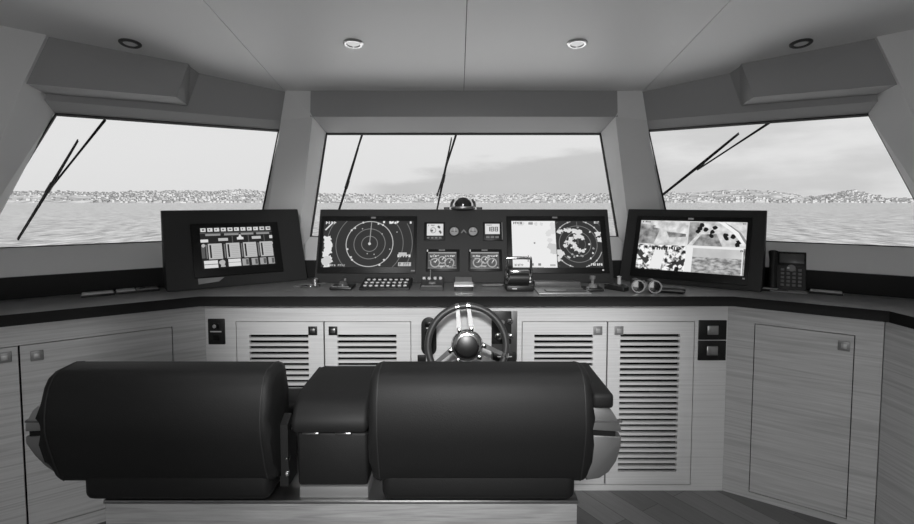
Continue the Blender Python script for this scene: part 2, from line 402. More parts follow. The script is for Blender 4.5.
# wing cabinets, local x runs along the wing from the centre corner, front face at local y = 0
def wing_cab(name, label, s, ln, doors):
    o = W(2.70, -.381, 0, s)
    if s > 0: return cabinet(name, label, o, -A35, 0, ln, doors, OAK_WING, .32)
    dd = []
    for d in doors:
        e = dict(d); e['x0'], e['x1'] = -d['x1'], -d['x0']
        if 'latch' in d: e['latch'] = (-d['latch'][0], d['latch'][1])
        dd.append(e)
    return cabinet(name, label, o, A35, -ln, 0, dd, OAK_WING, .32)
wing_cab('wing_cabinet', 'angled oak cabinet with one plain door below the security camera monitor', 1, .572,
    [dict(x0=.110, x1=.480, z0=-.025, z1=.777, latch=(.443, .726), dark=False)])
wing_cab('wing_cabinet', 'angled oak cabinet with plain doors below the alarm monitor at left', -1, 1.235,
    [dict(x0=.137, x1=.679, z0=0, z1=.766, latch=(.623, .716), dark=False), dict(x0=.679, x1=1.22, z0=0, z1=.766, latch=(.722, .725), dark=False)])
# side cabinet running aft on the right
SB = W(2.70, .191, 0, 1)
sc_ = cabinet('side_cabinet', 'oak cabinet front at the right edge of the view, running aft from the angled cabinet', (SB.x + .002, SB.y - .002, 0), R(-87), 0, 1.4,
    [dict(x0=.2, x1=.75, z0=DZ0, z1=DZ1, latch=(.7, .726), dark=False), dict(x0=.75, x1=1.3, z0=DZ0, z1=DZ1, latch=(.8, .726), dark=False)], OAK_WING, .4)

# worktop: one continuous slab
def top_outline():
    B = W(2.662, .202, 0)
    L_end = W(2.662, .93, 0, -1)
    pts = [(1.236, 2.385), (B.x, B.y), (B.x + .06, .66), (2.43, .66), (2.43, 2.02)]
    q = W(3.044, .55, 0); pts = [(1.236, 2.385), (B.x, B.y), (B.x + .075, .66), (2.44, .66), (2.44, (3.044 - SN * 2.44) / CS)]
    c = ((3.044 - CS * 2.949) / SN, 2.949)
    pts += [c, (-c[0], c[1]), (-2.44, (3.044 - SN * 2.44) / CS), (-2.44, (2.662 - SN * 2.44) / CS), (-1.236, 2.385)]
    return pts
wt = MB().use(EDGE).prism(top_outline(), 'z', .854, TOPZ, .004, 2)
wt.use(TOPM)
for fc_ in wt.bm.faces:
    if fc_.calc_center_median().z > TOPZ - .0005: fc_.material_index = wt.mi
tag(wt.build('worktop', None, None, 40), 'long black worktop running under all the monitors', 'worktop')

# ------------------------------------------------------------------ consoles with displays
TILT = R(21)
class Face:
    """tilted front face of a console: local x right, y up the face, z out towards the helmsman"""
    def __init__(self, loc, rz):
        self.M0 = Matrix.Translation(loc) @ Matrix.Rotation(rz, 4, 'Z')
        self.T = Matrix.Rotation(R(90) - TILT, 4, 'X')
        self.Wm = self.M0 @ self.T; self.inv = self.Wm.inverted()
        self.o = self.Wm.translation; self.n = self.Wm.to_3x3() @ Vector((0, 0, 1))
    def loc(self, u, v):
        p = self.inv @ onP(u, v, self.o, self.n); return (p.x, p.y)
    def rect(self, u0, v0, u1, v1):
        a, b, c, d = self.loc(u0, v0), self.loc(u1, v0), self.loc(u0, v1), self.loc(u1, v1)
        return ((a[0] + c[0]) / 2, (b[0] + d[0]) / 2, (c[1] + d[1]) / 2, (a[1] + b[1]) / 2)   # x0,x1,y0,y1
class Canvas:
    """flat picture on a screen, (0..1, 0..1) from the bottom left, made of tiny emitting shapes in thin layers"""
    def __init__(self, face, r, z): self.f = face; self.r = r; self.z = z; self.b = MB(); self.k = 0; self.asp = (r[1] - r[0]) / (r[3] - r[2])
    def P(self, x, y):
        r = self.r; return self.f.T @ Vector((r[0] + (r[1] - r[0]) * x, r[2] + (r[3] - r[2]) * y, self.z + self.k * .00002))
    def poly(self, pts, g, m=None):
        self.k += 1; self.b.use(m or glow(g)); self.b.poly([self.P(*p) for p in pts]); return self
    def rect(self, x0, y0, x1, y1, g, m=None): return self.poly([(x0, y0), (x1, y0), (x1, y1), (x0, y1)], g, m)
    def line(self, x0, y0, x1, y1, w, g):
        dx, dy = (x1 - x0) * self.asp, y1 - y0; l = math.hypot(dx, dy) or 1; nx, ny = -dy / l * w / 2 / self.asp, dx / l * w / 2
        return self.poly([(x0 + nx, y0 + ny), (x1 + nx, y1 + ny), (x1 - nx, y1 - ny), (x0 - nx, y0 - ny)], g)
    def disc(self, cx, cy, r, g, n=18): return self.poly([(cx + r / self.asp * math.cos(i * 2 * math.pi / n), cy + r * math.sin(i * 2 * math.pi / n)) for i in range(n)], g)
    def ring(self, cx, cy, r, w, g, n=72, clip=(0, 1, 0, 1)):
        self.k += 1; self.b.use(glow(g))
        for i in range(n):
            a, b = i * 2 * math.pi / n, (i + 1) * 2 * math.pi / n
            pts = [(cx + q / self.asp * math.cos(t), cy + q * math.sin(t)) for q, t in ((r - w / 2, a), (r + w / 2, a), (r + w / 2, b), (r - w / 2, b))]
            if all(clip[0] <= x <= clip[1] and clip[2] <= y <= clip[3] for x, y in pts): self.b.poly([self.P(*p) for p in pts])
        return self
    def blob(self, cx, cy, r, g, rnd, jag=.5, n=14, clip=(0, 1, 0, 1)):
        pts = []
        for i in range(n):
            q = r * (1 - jag * rnd.random()); t = i * 2 * math.pi / n
            pts.append((min(max(cx + q / self.asp * math.cos(t), clip[0]), clip[1]), min(max(cy + q * math.sin(t), clip[2]), clip[3])))
        return self.poly(pts, g)
    def text(self, x0, y0, x1, y1, g, rnd, n=6):     # unreadably small characters
        w = (x1 - x0) / n
        for i in range(n):
            if rnd.random() < .88:
                self.rect(x0 + i * w, y0, x0 + i * w + w * .35, y1, g); self.rect(x0 + i * w, y0 + (y1 - y0) * rnd.choice((0, .4, .7)), x0 + i * w + w * .75, y0 + (y1 - y0) * rnd.choice((.75, .9, 1)), g)
        return self
    def done(self, name, par): return self.b.build(name, None, par)
def console_body(f, par, xb0, xb1, xt0, xt1, h, back_top, back_bot):
    hl = h; yt = h * math.tan(TILT)
    s0 = [Vector((xb0, 0, .001)), Vector((xb1, 0, .001)), Vector((xb1, back_bot, .001)), Vector((xb0, back_bot, .001))]
    s1 = [Vector((xt0, yt, hl)), Vector((xt1, yt, hl)), Vector((xt1, yt + back_top, hl)), Vector((xt0, yt + back_top, hl))]
    b = MB(); b.loft([s0, s1])
    bmesh.ops.bevel(b.bm, geom=b.bm.edges[:], offset=.004, segments=2, affect='EDGES', profile=.5)
    return b.build('housing', CONSOLE, par, 40)
def bezel(f, par, r, name='display', t=.008, m=BEZEL, e=0):
    b = MB(); b.box(r[0] - e, r[1] + e, r[2] - e, r[3] + e, .0, t, .002); return b.build(name, m, par, 40, M=f.T)

# ---- centre instrument console
LC = (0, 2.768, TOPZ); fc = Face(LC, 0)
ic = thing('instrument_console', 'wide black instrument console with radar and chart screens behind the steering wheel', 'instrument console', LC)
console_body(fc, ic, -.812, .800, -.812, .800, .392, .035, .165)
rnd = random.Random(3)
# radar
r = fc.rect(319.5, 216.5, 416.5, 273.5); d = bezel(fc, ic, r)
rs = fc.rect(323, 221.5, 413.5, 267.5); c = Canvas(fc, rs, .0085)
c.rect(0, 0, 1, 1, .20)
cx, cy = .517, .50
for q, g, w in ((.165, .50, .014), (.325, .50, .014), (.488, .74, .017), (.70, .46, .014), (.89, .46, .014)): c.ring(cx, cy, q, w, g)
c.line(cx, cy, cx + .012, 1, .016, .62); c.disc(cx, cy, .03, .8)
for i in range(14):
    a = rnd.random() * 6.28; q = .488 + rnd.choice((0, 0, .02, -.02)); x, y = cx + q / c.asp * math.cos(a), cy + q * math.sin(a)
    if .02 < x < .98 and .02 < y < .98: c.disc(x, y, .022, .82, 8)
for i in range(10): c.blob(.035 + .05 * rnd.random(), .04 + .62 * i / 10, .11, .88, rnd, .6, clip=(.0, .13, 0, .8))
c.blob(.05, .12, .14, .80, rnd, .4, clip=(0, .14, 0, 1)); c.line(.02, .80, .1, .97, .03, .85)
for i in range(6): c.blob(.62 + .22 * rnd.random(), .95 + .03 * rnd.random(), .035, .9, rnd, .6)
for i in range(8): c.disc(.15 + .75 * rnd.random(), .2 + .7 * rnd.random(), .014, .7, 7)
c.text(.02, .93, .14, .99, .85, rnd, 4); c.text(.10, .02, .27, .06, .7, rnd, 8); c.text(.83, .21, .98, .27, .85, rnd, 5); c.rect(.84, .24, .93, .31, .75)
c.rect(.84, .02, .98, .10, .75); c.text(.85, .03, .97, .09, .45, rnd, 5); c.text(.93, .94, .98, .99, .9, rnd, 2)
c.done('radar_picture', d)
bb = MB(); mid = fc.rect(371.5, 217.3, 376, 219); bb.box(mid[0], mid[1], mid[2], mid[3], .008, .0088); bb.build('maker_mark', GREYM, d, M=fc.T)
bb = MB(); k = fc.rect(411, 270.3, 415, 271.8); bb.box(k[0], k[1], k[2], k[3], .008, .0088); bb.build('power_mark', GREYM, d, M=fc.T)
# chart plotter
r = fc.rect(507, 216.5, 607, 273.5); d = bezel(fc, ic, r)
rs = fc.rect(512, 221.5, 601.5, 268); c = Canvas(fc, rs, .0085)
c.rect(0, 0, 1, 1, .20); SPL = .49
c.rect(0, 0, SPL, 1, .92); 
for i in range(9): c.blob(.40 + .08 * rnd.random(), .5 + .45 * rnd.random(), .07, .86, rnd, .5, clip=(0, SPL, 0, 1))
for i in range(5): c.blob(.42 + .06 * rnd.random(), .33 + .15 * rnd.random(), .09, .80, rnd, .5, clip=(0, SPL, 0, 1))
for i in range(6): c.blob(.08 + .3 * rnd.random(), .93 + .03 * rnd.random(), .05, .84, rnd, .5, clip=(0, SPL, 0, 1))
c.disc(.25, .52, .018, .45, 8); c.text(.02, .93, .12, .98, .35, rnd, 5); c.rect(.19, .92, .24, .97, .6)
c.rect(0, .0, .34, .012, .7); c.line(.17, .12, .175, .26, .02, .6); c.text(.02, .03, .12, .08, .6, rnd, 6); c.rect(.20, .04, .23, .09, .5); c.rect(.28, .04, .31, .09, .5); c.rect(.41, .03, .47, .07, .7)
cx, cy = .735, .50; cl_ = (SPL + .005, .998, 0, 1)
for q, g, w in ((.15, .38, .014), (.26, .45, .015), (.39, .46, .015), (.50, .68, .017), (.62, .36, .013)): c.ring(cx, cy, q, w, g, clip=cl_)
c.line(cx, cy, cx, .98, .012, .45)
for (x, y, q) in ((.55, .78, .05), (.60, .80, .06), (.65, .80, .07), (.70, .78, .08), (.74, .74, .09), (.72, .66, .07), (.77, .66, .06), (.79, .63, .05), (.66, .60, .06), (.62, .53, .07), (.60, .46, .06), (.66, .52, .05),
                  (.69, .47, .07), (.71, .40, .07), (.75, .37, .05), (.78, .36, .05), (.53, .76, .05), (.52, .33, .07), (.53, .25, .06), (.51, .18, .06), (.97, .72, .09), (.98, .60, .07), (.56, .30, .05)):
    c.blob(x, y, q * 1.15, .84, rnd, .65, 11, clip=cl_)
for i in range(26): c.blob(cx + .17 * (rnd.random() - .5) * 2, cy + .36 * (rnd.random() - .5) * 2, .03, rnd.choice((.6, .75, .9)), rnd, .6, 7, clip=cl_)
for i in range(16):
    a = i * 6.283 / 16; x, y = cx + .5 / c.asp * math.cos(a), cy + .5 * math.sin(a)
    if cl_[0] < x < .98 and .02 < y < .98: c.disc(x, y, .018, .8, 7)
c.text(.86, .04, .99, .09, .85, rnd, 6); c.text(.93, .94, .99, .99, .8, rnd, 3)
c.done('chart_picture', d)
for (u0, v0, u1, v1) in ((552, 217.2, 557, 218.8), (601.8, 269.6, 603.6, 271.2)):
    bb = MB(); k = fc.rect(u0, v0, u1, v1); bb.box(k[0], k[1], k[2], k[3], .008, .0088); bb.build('maker_mark', LIGHTM if u0 > 600 else GREYM, d, M=fc.T)
# small instruments
r = fc.rect(424, 222.5, 445, 240.5); d = bezel(fc, ic, r, 'autopilot_display'); rs = fc.rect(427, 224.3, 443.3, 236); c = Canvas(fc, rs, .0085)
c.rect(0, 0, 1, 1, .86); c.ring(.38, .45, .22, .06, .6); c.text(.08, .80, .5, .92, .5, rnd, 5)
for (x, y) in ((.75, .68), (.80, .35), (.72, .74), (.3, .42), (.84, .25)): c.blob(x, y, .12, .3, rnd, .5)
c.done('autopilot_picture', d)
for i in range(4):
    k = fc.rect(427 + i * 4, 237.4, 429.5 + i * 4, 239); bb = MB(); bb.box(k[0], k[1], k[2], k[3], .007, .0105, .001); bb.build('button', GREYM, d, 40, M=fc.T)
r = fc.rect(483, 222.5, 502.5, 241); d = bezel(fc, ic, r, 'depth_display'); rs = fc.rect(485, 224.3, 499.5, 234.5); c = Canvas(fc, rs, .0085)
c.rect(0, 0, 1, 1, .86)
for dx_ in (.16, .42, .70):
    c.rect(dx_ + .12, .26, dx_ + .18, .70, .25)
    if dx_ > .2:
        c.rect(dx_ - .04, .26, dx_ + .02, .70, .25)
        for yy in (.26, .45, .64): c.rect(dx_ - .04, yy, dx_ + .18, yy + .06, .25)
c.text(.1, .82, .5, .92, .5, rnd, 5)
c.done('depth_picture', d)
for i in range(3):
    k = fc.rect(486 + i * 4.6, 236.5, 489.5 + i * 4.6, 238.5); bb = MB(); bb.box(k[0], k[1], k[2], k[3], .007, .0105, .001); bb.build('button', GREYM, d, 40, M=fc.T)
k = fc.rect(501.6, 223, 502.3, 240); bb = MB(); bb.box(k[0], k[1], k[2], k[3], .007, .010); bb.build('edge_strip', GREYM, d, M=fc.T)
for u in (454.2, 473):
    x, y = fc.loc(u, 231.8)
    d = MB().lathe([(0, .0), (.030, 0), (.030, .010), (.026, .012), (.0255, .009), (0, .009)], Matrix.Translation((x, y, 0)), 32).build('gauge', PLASTIC, ic, 40, M=fc.T)
    MB().lathe([(0, .0092), (.0235, .0092), (.0235, .0097), (0, .0097)], Matrix.Translation((x, y, 0)), 28).build('dial', mat('dial_face', .55, .35, .3), d, 40, M=fc.T)
    bb = MB(); bb.box(x - .016, x + .016, y - .0015, y + .0015, .010, .0108); bb.build('needle', HOLE, d, M=fc.T)
    bb = MB(); bb.box(x - .001, x + .001, y - .002, y + .017, .010, .0112); bb.build('pointer', WHITE, d, M=fc.T)
x, y = fc.loc(463.7, 232.2)
bb = MB(); bb.prism([(x - .017, y - .009), (x - .009, y + .004), (x, y + .014), (x + .009, y + .004), (x + .017, y - .009), (x + .010, y - .009), (x, y + .004), (x - .010, y - .009)], 'z', 0, .012)
bb.build('rudder_mark', GREYM, ic, M=fc.T)
for (u0, u1) in ((426, 459.5), (468.5, 502)):
    r = fc.rect(u0, 249.5, u1, 271.5); d = bezel(fc, ic, r, 'engine_display'); rs = fc.rect(u0 + 2, 252.5, u1 - 3, 268.8); c = Canvas(fc, rs, .0085)
    c.rect(0, 0, 1, 1, .36); c.rect(.01, .92, .99, 1, .62); c.rect(.0, 0, 1, .04, .55)
    for (qx, qy, qr) in ((.25, .35, .26), (.75, .35, .26), (.5, .52, .2)):
        c.ring(qx, qy, qr, .07, .66); c.line(qx, qy, qx + .07, qy + .18, .05, .85)
    for i in range(26): c.rect(xx := rnd.random() * .92, yy := rnd.random() * .85, xx + .03 + .04 * rnd.random(), yy + .06, rnd.choice((.14, .2, .55, .7, .8)))
    c.text(.08, .7, .35, .8, .85, rnd, 5); c.text(.6, .7, .95, .8, .85, rnd, 6); c.text(.38, .08, .62, .18, .8, rnd, 5)
    c.done('engine_picture', d)
    k = fc.rect(u0 + 13, 249.9, u0 + 19, 251.2); bb = MB(); bb.box(k[0], k[1], k[2], k[3], .008, .0088); bb.build('maker_mark', GREYM, d, M=fc.T)
    k = fc.rect(u0 + 1, 250, u0 + 2.2, 252); bb = MB(); bb.box(k[0], k[1], k[2], k[3], .008, .0088); bb.build('status_mark', LIGHTM, d, M=fc.T)

# ---- wing monitor consoles (flank the centre one)
def wing_console(s, label):
    loc = Vector((s * 1.1615 - (.02 if s > 0 else 0), 2.6865, TOPZ)); rz = -A35 if s > 0 else A35
    f = Face(loc, rz); th = thing('monitor_console', label, 'monitor console', loc, rz)
    console_body(f, th, -.345, .345, -.345, .345, .392, .035, .165)
    return f, th
fr_, mr_ = wing_console(1, 'black monitor console showing four security camera pictures')
r = fr_.rect(633.5, 217, 750.5, 281); d = bezel(fr_, mr_, r)
a, b_ = fr_.loc(640.5, 221), fr_.loc(746, 222.5); a2, b2 = fr_.loc(637, 269), fr_.loc(745.5, 276)
rs = ((a[0] + a2[0]) / 2, (b_[0] + b2[0]) / 2, (a2[1] + b2[1]) / 2, (a[1] + b_[1]) / 2); c = Canvas(fr_, rs, .0085)
c.rect(0, 0, 1, 1, .85)
NS = glow_noise('camera_picture_sea', .45, .78, 40, stretch=(1, 1, 2.2)); ND = glow_noise('camera_picture_deck', .16, .97, 46, .42, .58); NB = glow_noise('camera_picture_side', .32, .74, 30, .3, .7); NL = glow_noise('camera_picture_light', .66, .95, 25, .3, .7)
c.rect(0, .50, .475, 1, .6, NL)
c.poly([(0, .52), (.15, .52), (.19, .70), (.20, .86), (.14, .90), (0, .93)], .36, NB); c.poly([(.13, .86), (.28, .80), (.475, .84), (.475, 1), (.3, 1)], .7, NL)
c.poly([(.15, .50), (.20, .80), (.475, .74), (.475, .50)], .88, NL); c.poly([(.27, .78), (.46, .74), (.46, .68), (.30, .66)], .6, NB)
c.rect(0, 0, .475, .50, .7, ND)
c.poly([(.13, .02), (.18, .45), (.28, .40), (.25, .02)], .93); c.poly([(.30, .08), (.47, .25), (.47, .12), (.40, .02)], .22); c.poly([(.0, .30), (.10, .10), (.13, .18), (.03, .40)], .25)
for i in range(9): c.rect(xx := .19 + i * .024, .40, xx + .012, .47, .2)
for i in range(7): c.blob(rnd.random() * .45, rnd.random() * .42, .05, rnd.choice((.1, .95, .95)), rnd, .5, 8, clip=(0, .475, 0, .5))
c.rect(.485, .52, 1, 1, .6, NL)
c.poly([(.485, .52), (.56, .72), (.62, .98), (.485, .98)], .32, NB); c.poly([(.53, .52), (.60, .74), (.74, .76), (.80, .52)], .5, NB)
for (x, y) in ((.57, .80), (.585, .86), (.70, .80), (.72, .88), (.695, .72), (.83, .68), (.89, .72), (.93, .56), (.94, .62), (.82, .74), (.64, .84), (.60, .92)):
    c.blob(x, y, .055, .12, rnd, .4, 9, clip=(.485, 1, .52, 1))
c.poly([(.78, 1), (.86, .93), (.95, .80), (1, .66), (1, .58), (.93, .78), (.84, .92), (.74, 1)], .55); c.poly([(.74, 1), (.80, .99), (.93, .80), (.99, .60), (.96, .60), (.88, .80)], .95)
c.rect(.475, 0, 1, .515, .93); c.rect(.54, .0, .975, .47, .7, NS); c.rect(.54, .30, .975, .47, .80, glow_noise('camera_picture_haze', .74, .84, 8)); c.rect(.985, 0, 1, .50, .5, NB)
c.text(.02, .955, .10, .985, .1, rnd, 6); c.text(.95, .95, .99, .985, .2, rnd, 3); c.text(.945, .43, .985, .47, .15, rnd, 3)
c.done('camera_picture', d)
for (u0, v0, u1, v1, m) in ((688.5, 218.4, 694, 220.2, LIGHTM), (742.5, 278.3, 745, 279.8, LIGHTM)):
    k = fr_.rect(u0, v0, u1, v1); bb = MB(); bb.box(k[0], k[1], k[2], k[3], .008, .0088); bb.build('maker_mark', m, d, M=fr_.T)

fl_, ml_ = wing_console(-1, 'black monitor console showing rows of alarm tables, with a pale sticker')
a, b_, a2, b2 = fl_.loc(191, 224), fl_.loc(277, 223), fl_.loc(193, 278), fl_.loc(283, 272)
r = ((a[0] + a2[0]) / 2, (b_[0] + b2[0]) / 2, (a2[1] + b2[1]) / 2, (a[1] + b_[1]) / 2); d = bezel(fl_, ml_, r, t=.012)
a, b_, a2, b2 = fl_.loc(199.5, 228.5), fl_.loc(270.5, 227), fl_.loc(202, 269.5), fl_.loc(275, 265)
rs = ((a[0] + a2[0]) / 2, (b_[0] + b2[0]) / 2, (a2[1] + b2[1]) / 2, (a[1] + b_[1]) / 2); c = Canvas(fl_, rs, .0125)
c.rect(0, 0, 1, 1, .15)
for i in range(11):
    x = .012 + i * .0905; c.rect(x, .90, x + .068, .99, .82); c.rect(x + .018, .93, x + .018 + .03 * rnd.random() + .012, .965, .3)
for x0, x1 in ((.07, .27), (.32, .52), (.55, .73), (.77, .96)): c.rect(x0, .795, x1, .845, .55)
c.rect(.0, .855, 1, .868, .38)
c.rect(.0, .64, .10, .71, .85); c.rect(.235, .66, .365, .73, .72); c.rect(.49, .68, .58, .74, .85); c.poly([(.51, .74), (.56, .74), (.535, .82)], .85); c.rect(.70, .68, .83, .75, .74); c.rect(.955, .68, 1, .76, .8)
for x in (.42, .645, .87): c.rect(x, .60, x + .012, .78, .35)
for i, x0 in enumerate((.09, .33, .565, .80)):
    c.rect(x0, .22, x0 + .185, .60, .72); c.rect(x0 + .018, .25, x0 + .042, .57, .16); c.rect(x0 - .03, .24, x0 - .012, .58, .45)
    for j in range(7): c.rect(x0 + .065, .26 + j * .045, x0 + .17, .268 + j * .045, .6)
c.rect(.02, .01, .20, .19, .84); c.rect(.02, .09, .20, .105, .35); c.rect(.34, .02, .51, .20, .84); c.rect(.34, .11, .51, .12, .4)
c.blob(.26, .13, .08, .7, rnd, .3); c.rect(.235, .02, .295, .06, .7)
for x in (.53, .66, .78, .90): c.rect(x, .02, x + .09, .19, .62); c.rect(x + .05, .04, x + .085, .17, .35)
c.rect(.0, .25, .045, .55, .35); c.blob(.03, .56, .05, .7, rnd, .3); c.text(.95, .35, .995, .42, .7, rnd, 3); c.blob(.97, .55, .05, .7, rnd, .3)
c.done('alarm_picture', d)
a, b_, c2, d2 = fl_.loc(198, 278.8), fl_.loc(224.5, 277), fl_.loc(219, 281.5), fl_.loc(198.5, 284.5)
bb = MB(); q = [a, b_, c2, d2]; bb.loft([[Vector((x, y, .0003)) for x, y in q], [Vector((x, y, .002)) for x, y in q]])
bb.build('sticker', mat('pale_sticker', .60, .6), ml_, M=fl_.T)

# ------------------------------------------------------------------ on top of the centre console: compass
cpz = TOPZ + .392
cm_ = thing('compass', 'domed black compass on top of the middle instrument console', 'compass', (-.011, 2.938, cpz))
MB().lathe([(0, .001), (.066, .001), (.071, .008), (.068, .018), (0, .018)], n=32).build('base', STEEL, cm_, 40)
MB().lathe([(.056, .018), (.056, .030), (.050, .047), (.038, .058), (.020, .066), (0, .069)], n=28).build('globe', mat('compass_globe', .12, .15, 0, .6), cm_, 60)
for sgn in (-1, 1):
    hood = MB(); hood.tube([(sgn * .050, -.030, .016), (sgn * .052, -.024, .030), (sgn * .042, -.024, .050), (sgn * .028, -.022, .062)], .006, 8)
    hood.build('guard', LIGHTM, cm_, 50)
for sgn in (-1, 1):
    hd = MB(); hd.tube([(sgn * .066, -.012, .014), (sgn * .064, -.012, .036), (sgn * .050, -.012, .056)], .007, 8)
    hd.build('hood', PLASTIC, cm_, 50)
for sgn in (-1, 1): MB().box(sgn * .092 - .016, sgn * .092 + .016, -.014, .014, .0008, .013, .003).build('foot', PLASTIC, cm_, 40)

# ------------------------------------------------------------------ steering wheel
WC = Vector((-.002, 2.2, .722))
sw = thing('steering_wheel', 'black rimmed steering wheel with three twin chrome spokes and a round hub', 'steering wheel', WC)
TW = Matrix.Rotation(R(90 - 12), 4, 'X')       # wheel plane: local z faces the helmsman
rim = MB(); RR = .168
rim.tube([(RR * math.cos(a), RR * math.sin(a), 0) for a in [i * 2 * math.pi / 64 for i in range(64)]], .0145, 14, closed=True)
rim.build('rim', mat('rim_leather', .22, .38, 0, .5, .2, 300), sw, 60, M=TW)
hub = MB().lathe([(0, -.03), (.050, -.03), (.064, -.012), (.068, .008), (.064, .022), (.054, .030), (.050, .031), (0, .031)], n=40).build('hub', CHROME, sw, 40, M=TW)
MB().lathe([(0, .0305), (.045, .0305), (.045, .033), (.040, .0345), (0, .035)], n=36).build('hub_cap', mat('hub_cap_black', .10, .3, 0, .4), hub, 40, M=TW)
for ang in (96, 218, 338):
    Mz = Matrix.Rotation(R(ang), 4, 'Z'); sb = MB()
    for off in (-.027, .027):
        secs = []
        for q, w, z in ((.045, .012, .012), (.09, .010, .008), (.13, .0085, .003), (.164, .0085, 0)):
            y = off * (1 - .12 * (q - .045) / .12); secs.append([Mz @ Vector(p) for p in ((q, y - w, z - .006), (q, y + w, z - .006), (q, y + w, z + .006), (q, y - w, z + .006))])
        sb.loft(secs)
    spk = sb.build('spoke', mat('dark_spoke', .42, .42, .7), sw, M=TW)
    for off in (-.024, .024):
        cb2 = MB(); pth = [Mz @ Vector((RR * math.cos(a), RR * math.sin(a), 0)) for a in (off / RR - .05, off / RR, off / RR + .05)]
        cb2.tube(pth, .0162, 12); cb2.build('rim_clip', CHROME, spk, 50, M=TW)
    for off in (-.026, .026):
        cb3 = MB(); cb3.box(.058, .078, off - .009, off + .009, .012, .024, .003, M=Mz); cb3.build('spoke_bolt', CHROME, spk, 40, M=TW)
MB().tube([(0, 0, -.02), (0, 0, -.10), (0, -.02, -.215)], [.045, .04, .05], 20).build('column', STEEL, sw, 50, M=TW)

# ------------------------------------------------------------------ things on the worktop
def at(u, v): p = onZ(u, v, TOPZ); return (p.x, p.y, TOPZ + .0008)
# keyboard
kb = thing('keyboard', 'small black keyboard with rows of round keys in front of the radar screen', 'keyboard', (-.405, 2.625, TOPZ + .0008))
b = MB(); b.prism([(-.085, 0), (.105, 0), (.105, .034), (-.085, .012)], 'x', -.125, .125, .004); b.build('base', PLASTIC, kb, 40)
for rw in range(3):
    for i in range(8):
        y = -.058 + rw * .056; z = .0135 + (y + .085) / .19 * .022
        MB().lathe([(0, 0), (.0095, 0), (.0085, .006), (0, .007)], Matrix.Translation((-.098 + i * .0285 - (0, .003, 0)[rw], y, z)), 12).build('key', LIGHTM, kb, 40)
# joystick panels
jp = thing('trackball', 'small black trackball pad left of the keyboard', 'trackball', (-.620, 2.60, TOPZ + .0008))
MB().box(-.055, .055, -.06, .06, 0, .014, .005).build('base', PLASTIC, jp, 40)
MB().lathe([(0, .010), (.026, .010), (.026, .020), (.020, .032), (.010, .038), (0, .040)], n=20).build('ball', mat('trackball_grey', .30, .3), jp, 60)
MB().box(-.046, .040, -.052, -.044, .013, .018, .002).build('button_strip', GREYM, jp, 40)
MB().tube([(.0, .03, .012), (.005, .035, .045)], .006).build('lever', GREYM, jp, 50)
cp_ = thing('knob_box', 'little black control box with small knobs right of the keyboard', 'control box', (-.170, 2.61, TOPZ + .0008))
b = MB(); b.prism([(-.08, 0), (.08, 0), (.08, .040), (-.08, .018)], 'x', -.058, .058, .004); b.build('base', mat('charcoal_plastic', .24, .5), cp_, 40)
for i, xx in enumerate((-.045, -.018, .012, .040)):
    MB().lathe([(0, 0), (.009, 0), (.008, .012), (0, .013)], Matrix.Translation((xx, .055, .036)), 14).build('knob', LIGHTM, cp_, 40)
MB().tube([(-.012, .06, .036), (-.012, .064, .085)], .003).build('toggle', GREYM, cp_, 50)
MB().lathe([(0, 0), (.020, 0), (.018, .008), (0, .009)], Matrix.Translation((0, -.015, .024)), 20).build('dial', GREYM, cp_, 40)
MB().box(-.05, .05, -.076, -.064, .0195, .0235).build('legend_strip', GREYM, cp_)
# small silver topped block above the wheel
sbk = thing('control_block', 'small grey block with a bright front edge on the worktop above the wheel', 'control', (-.012, 2.585, TOPZ + .0008))
b = MB(); b.prism([(-.055, 0), (.07, 0), (.07, .045), (-.030, .035), (-.055, .028)], 'x', -.046, .046, .003); b.build('body', PLASTIC, sbk, 40)
b = MB(); b.prism([(-.031, .0352), (.068, .0452), (.068, .049), (-.031, .041)], 'x', -.042, .042, .001); b.build('top_plate', mat('mid_grey_plate', .52, .4), sbk, 40)
b = MB(); b.prism([(-.0565, .020), (-.0565, .029), (-.032, .037), (-.032, .030)], 'x', -.047, .047); b.build('front_edge', mat('silver_edge', .85, .3, .4), sbk)
rod = thing('stylus', 'thin dark rod lying beside the chrome throttle lever', 'stylus', at(493, 286.5))
MB().tube([(-.055, 0, .006), (.05, .01, .006)], .0055, 10).build('barrel', GREYM, rod, 50)
MB().tube([(.05, .01, .006), (.06, .011, .006)], [.0056, .002], 10).build('tip', CHROME, rod, 50)
# throttle
th = thing('throttle_lever', 'twin throttle with a tall chrome handle frame on a black drum', 'throttle', (.262, 2.55, TOPZ + .0008))
MB().box(-.068, .068, -.05, .10, 0, .030, .008).build('base', PLASTIC, th, 40)
b = MB(); b.tube([(-.048, .02, .056), (.048, .02, .056)], .042, 28); b.build('drum', mat('black_drum', .12, .35), th, 50)
for sgn in (-1, 1):
    b = MB(); pth = [(sgn * .060, .02, .045), (sgn * .060, .012, .085), (sgn * .059, .005, .13), (sgn * .057, .0, .157)]
    b.tube(pth, [.011, .0075, .006, .006], 12); b.build('lever', CHROME, th, 50)
    MB().lathe([(0, -.010), (.032, -.010), (.034, 0), (.022, .008), (0, .010)], Matrix.Translation((sgn * .057, .02, .050)) @ Matrix.Rotation(R(90) * sgn, 4, 'Y'), 24).build('pivot_cap', CHROME, th, 40)
b = MB(); b.tube([(-.060, .0, .158), (-.02, -.003, .160), (.02, -.003, .160), (.060, .0, .158)], .0075, 12); b.build('handle', CHROME, th, 50)
b = MB(); b.box(-.050, .050, -.024, -.014, .086, .100, .003); b.build('chrome_band', CHROME, th, 40)
b = MB(); b.box(-.040, -.016, -.051, -.047, .012, .017); b.build('mark', LIGHTM, th)
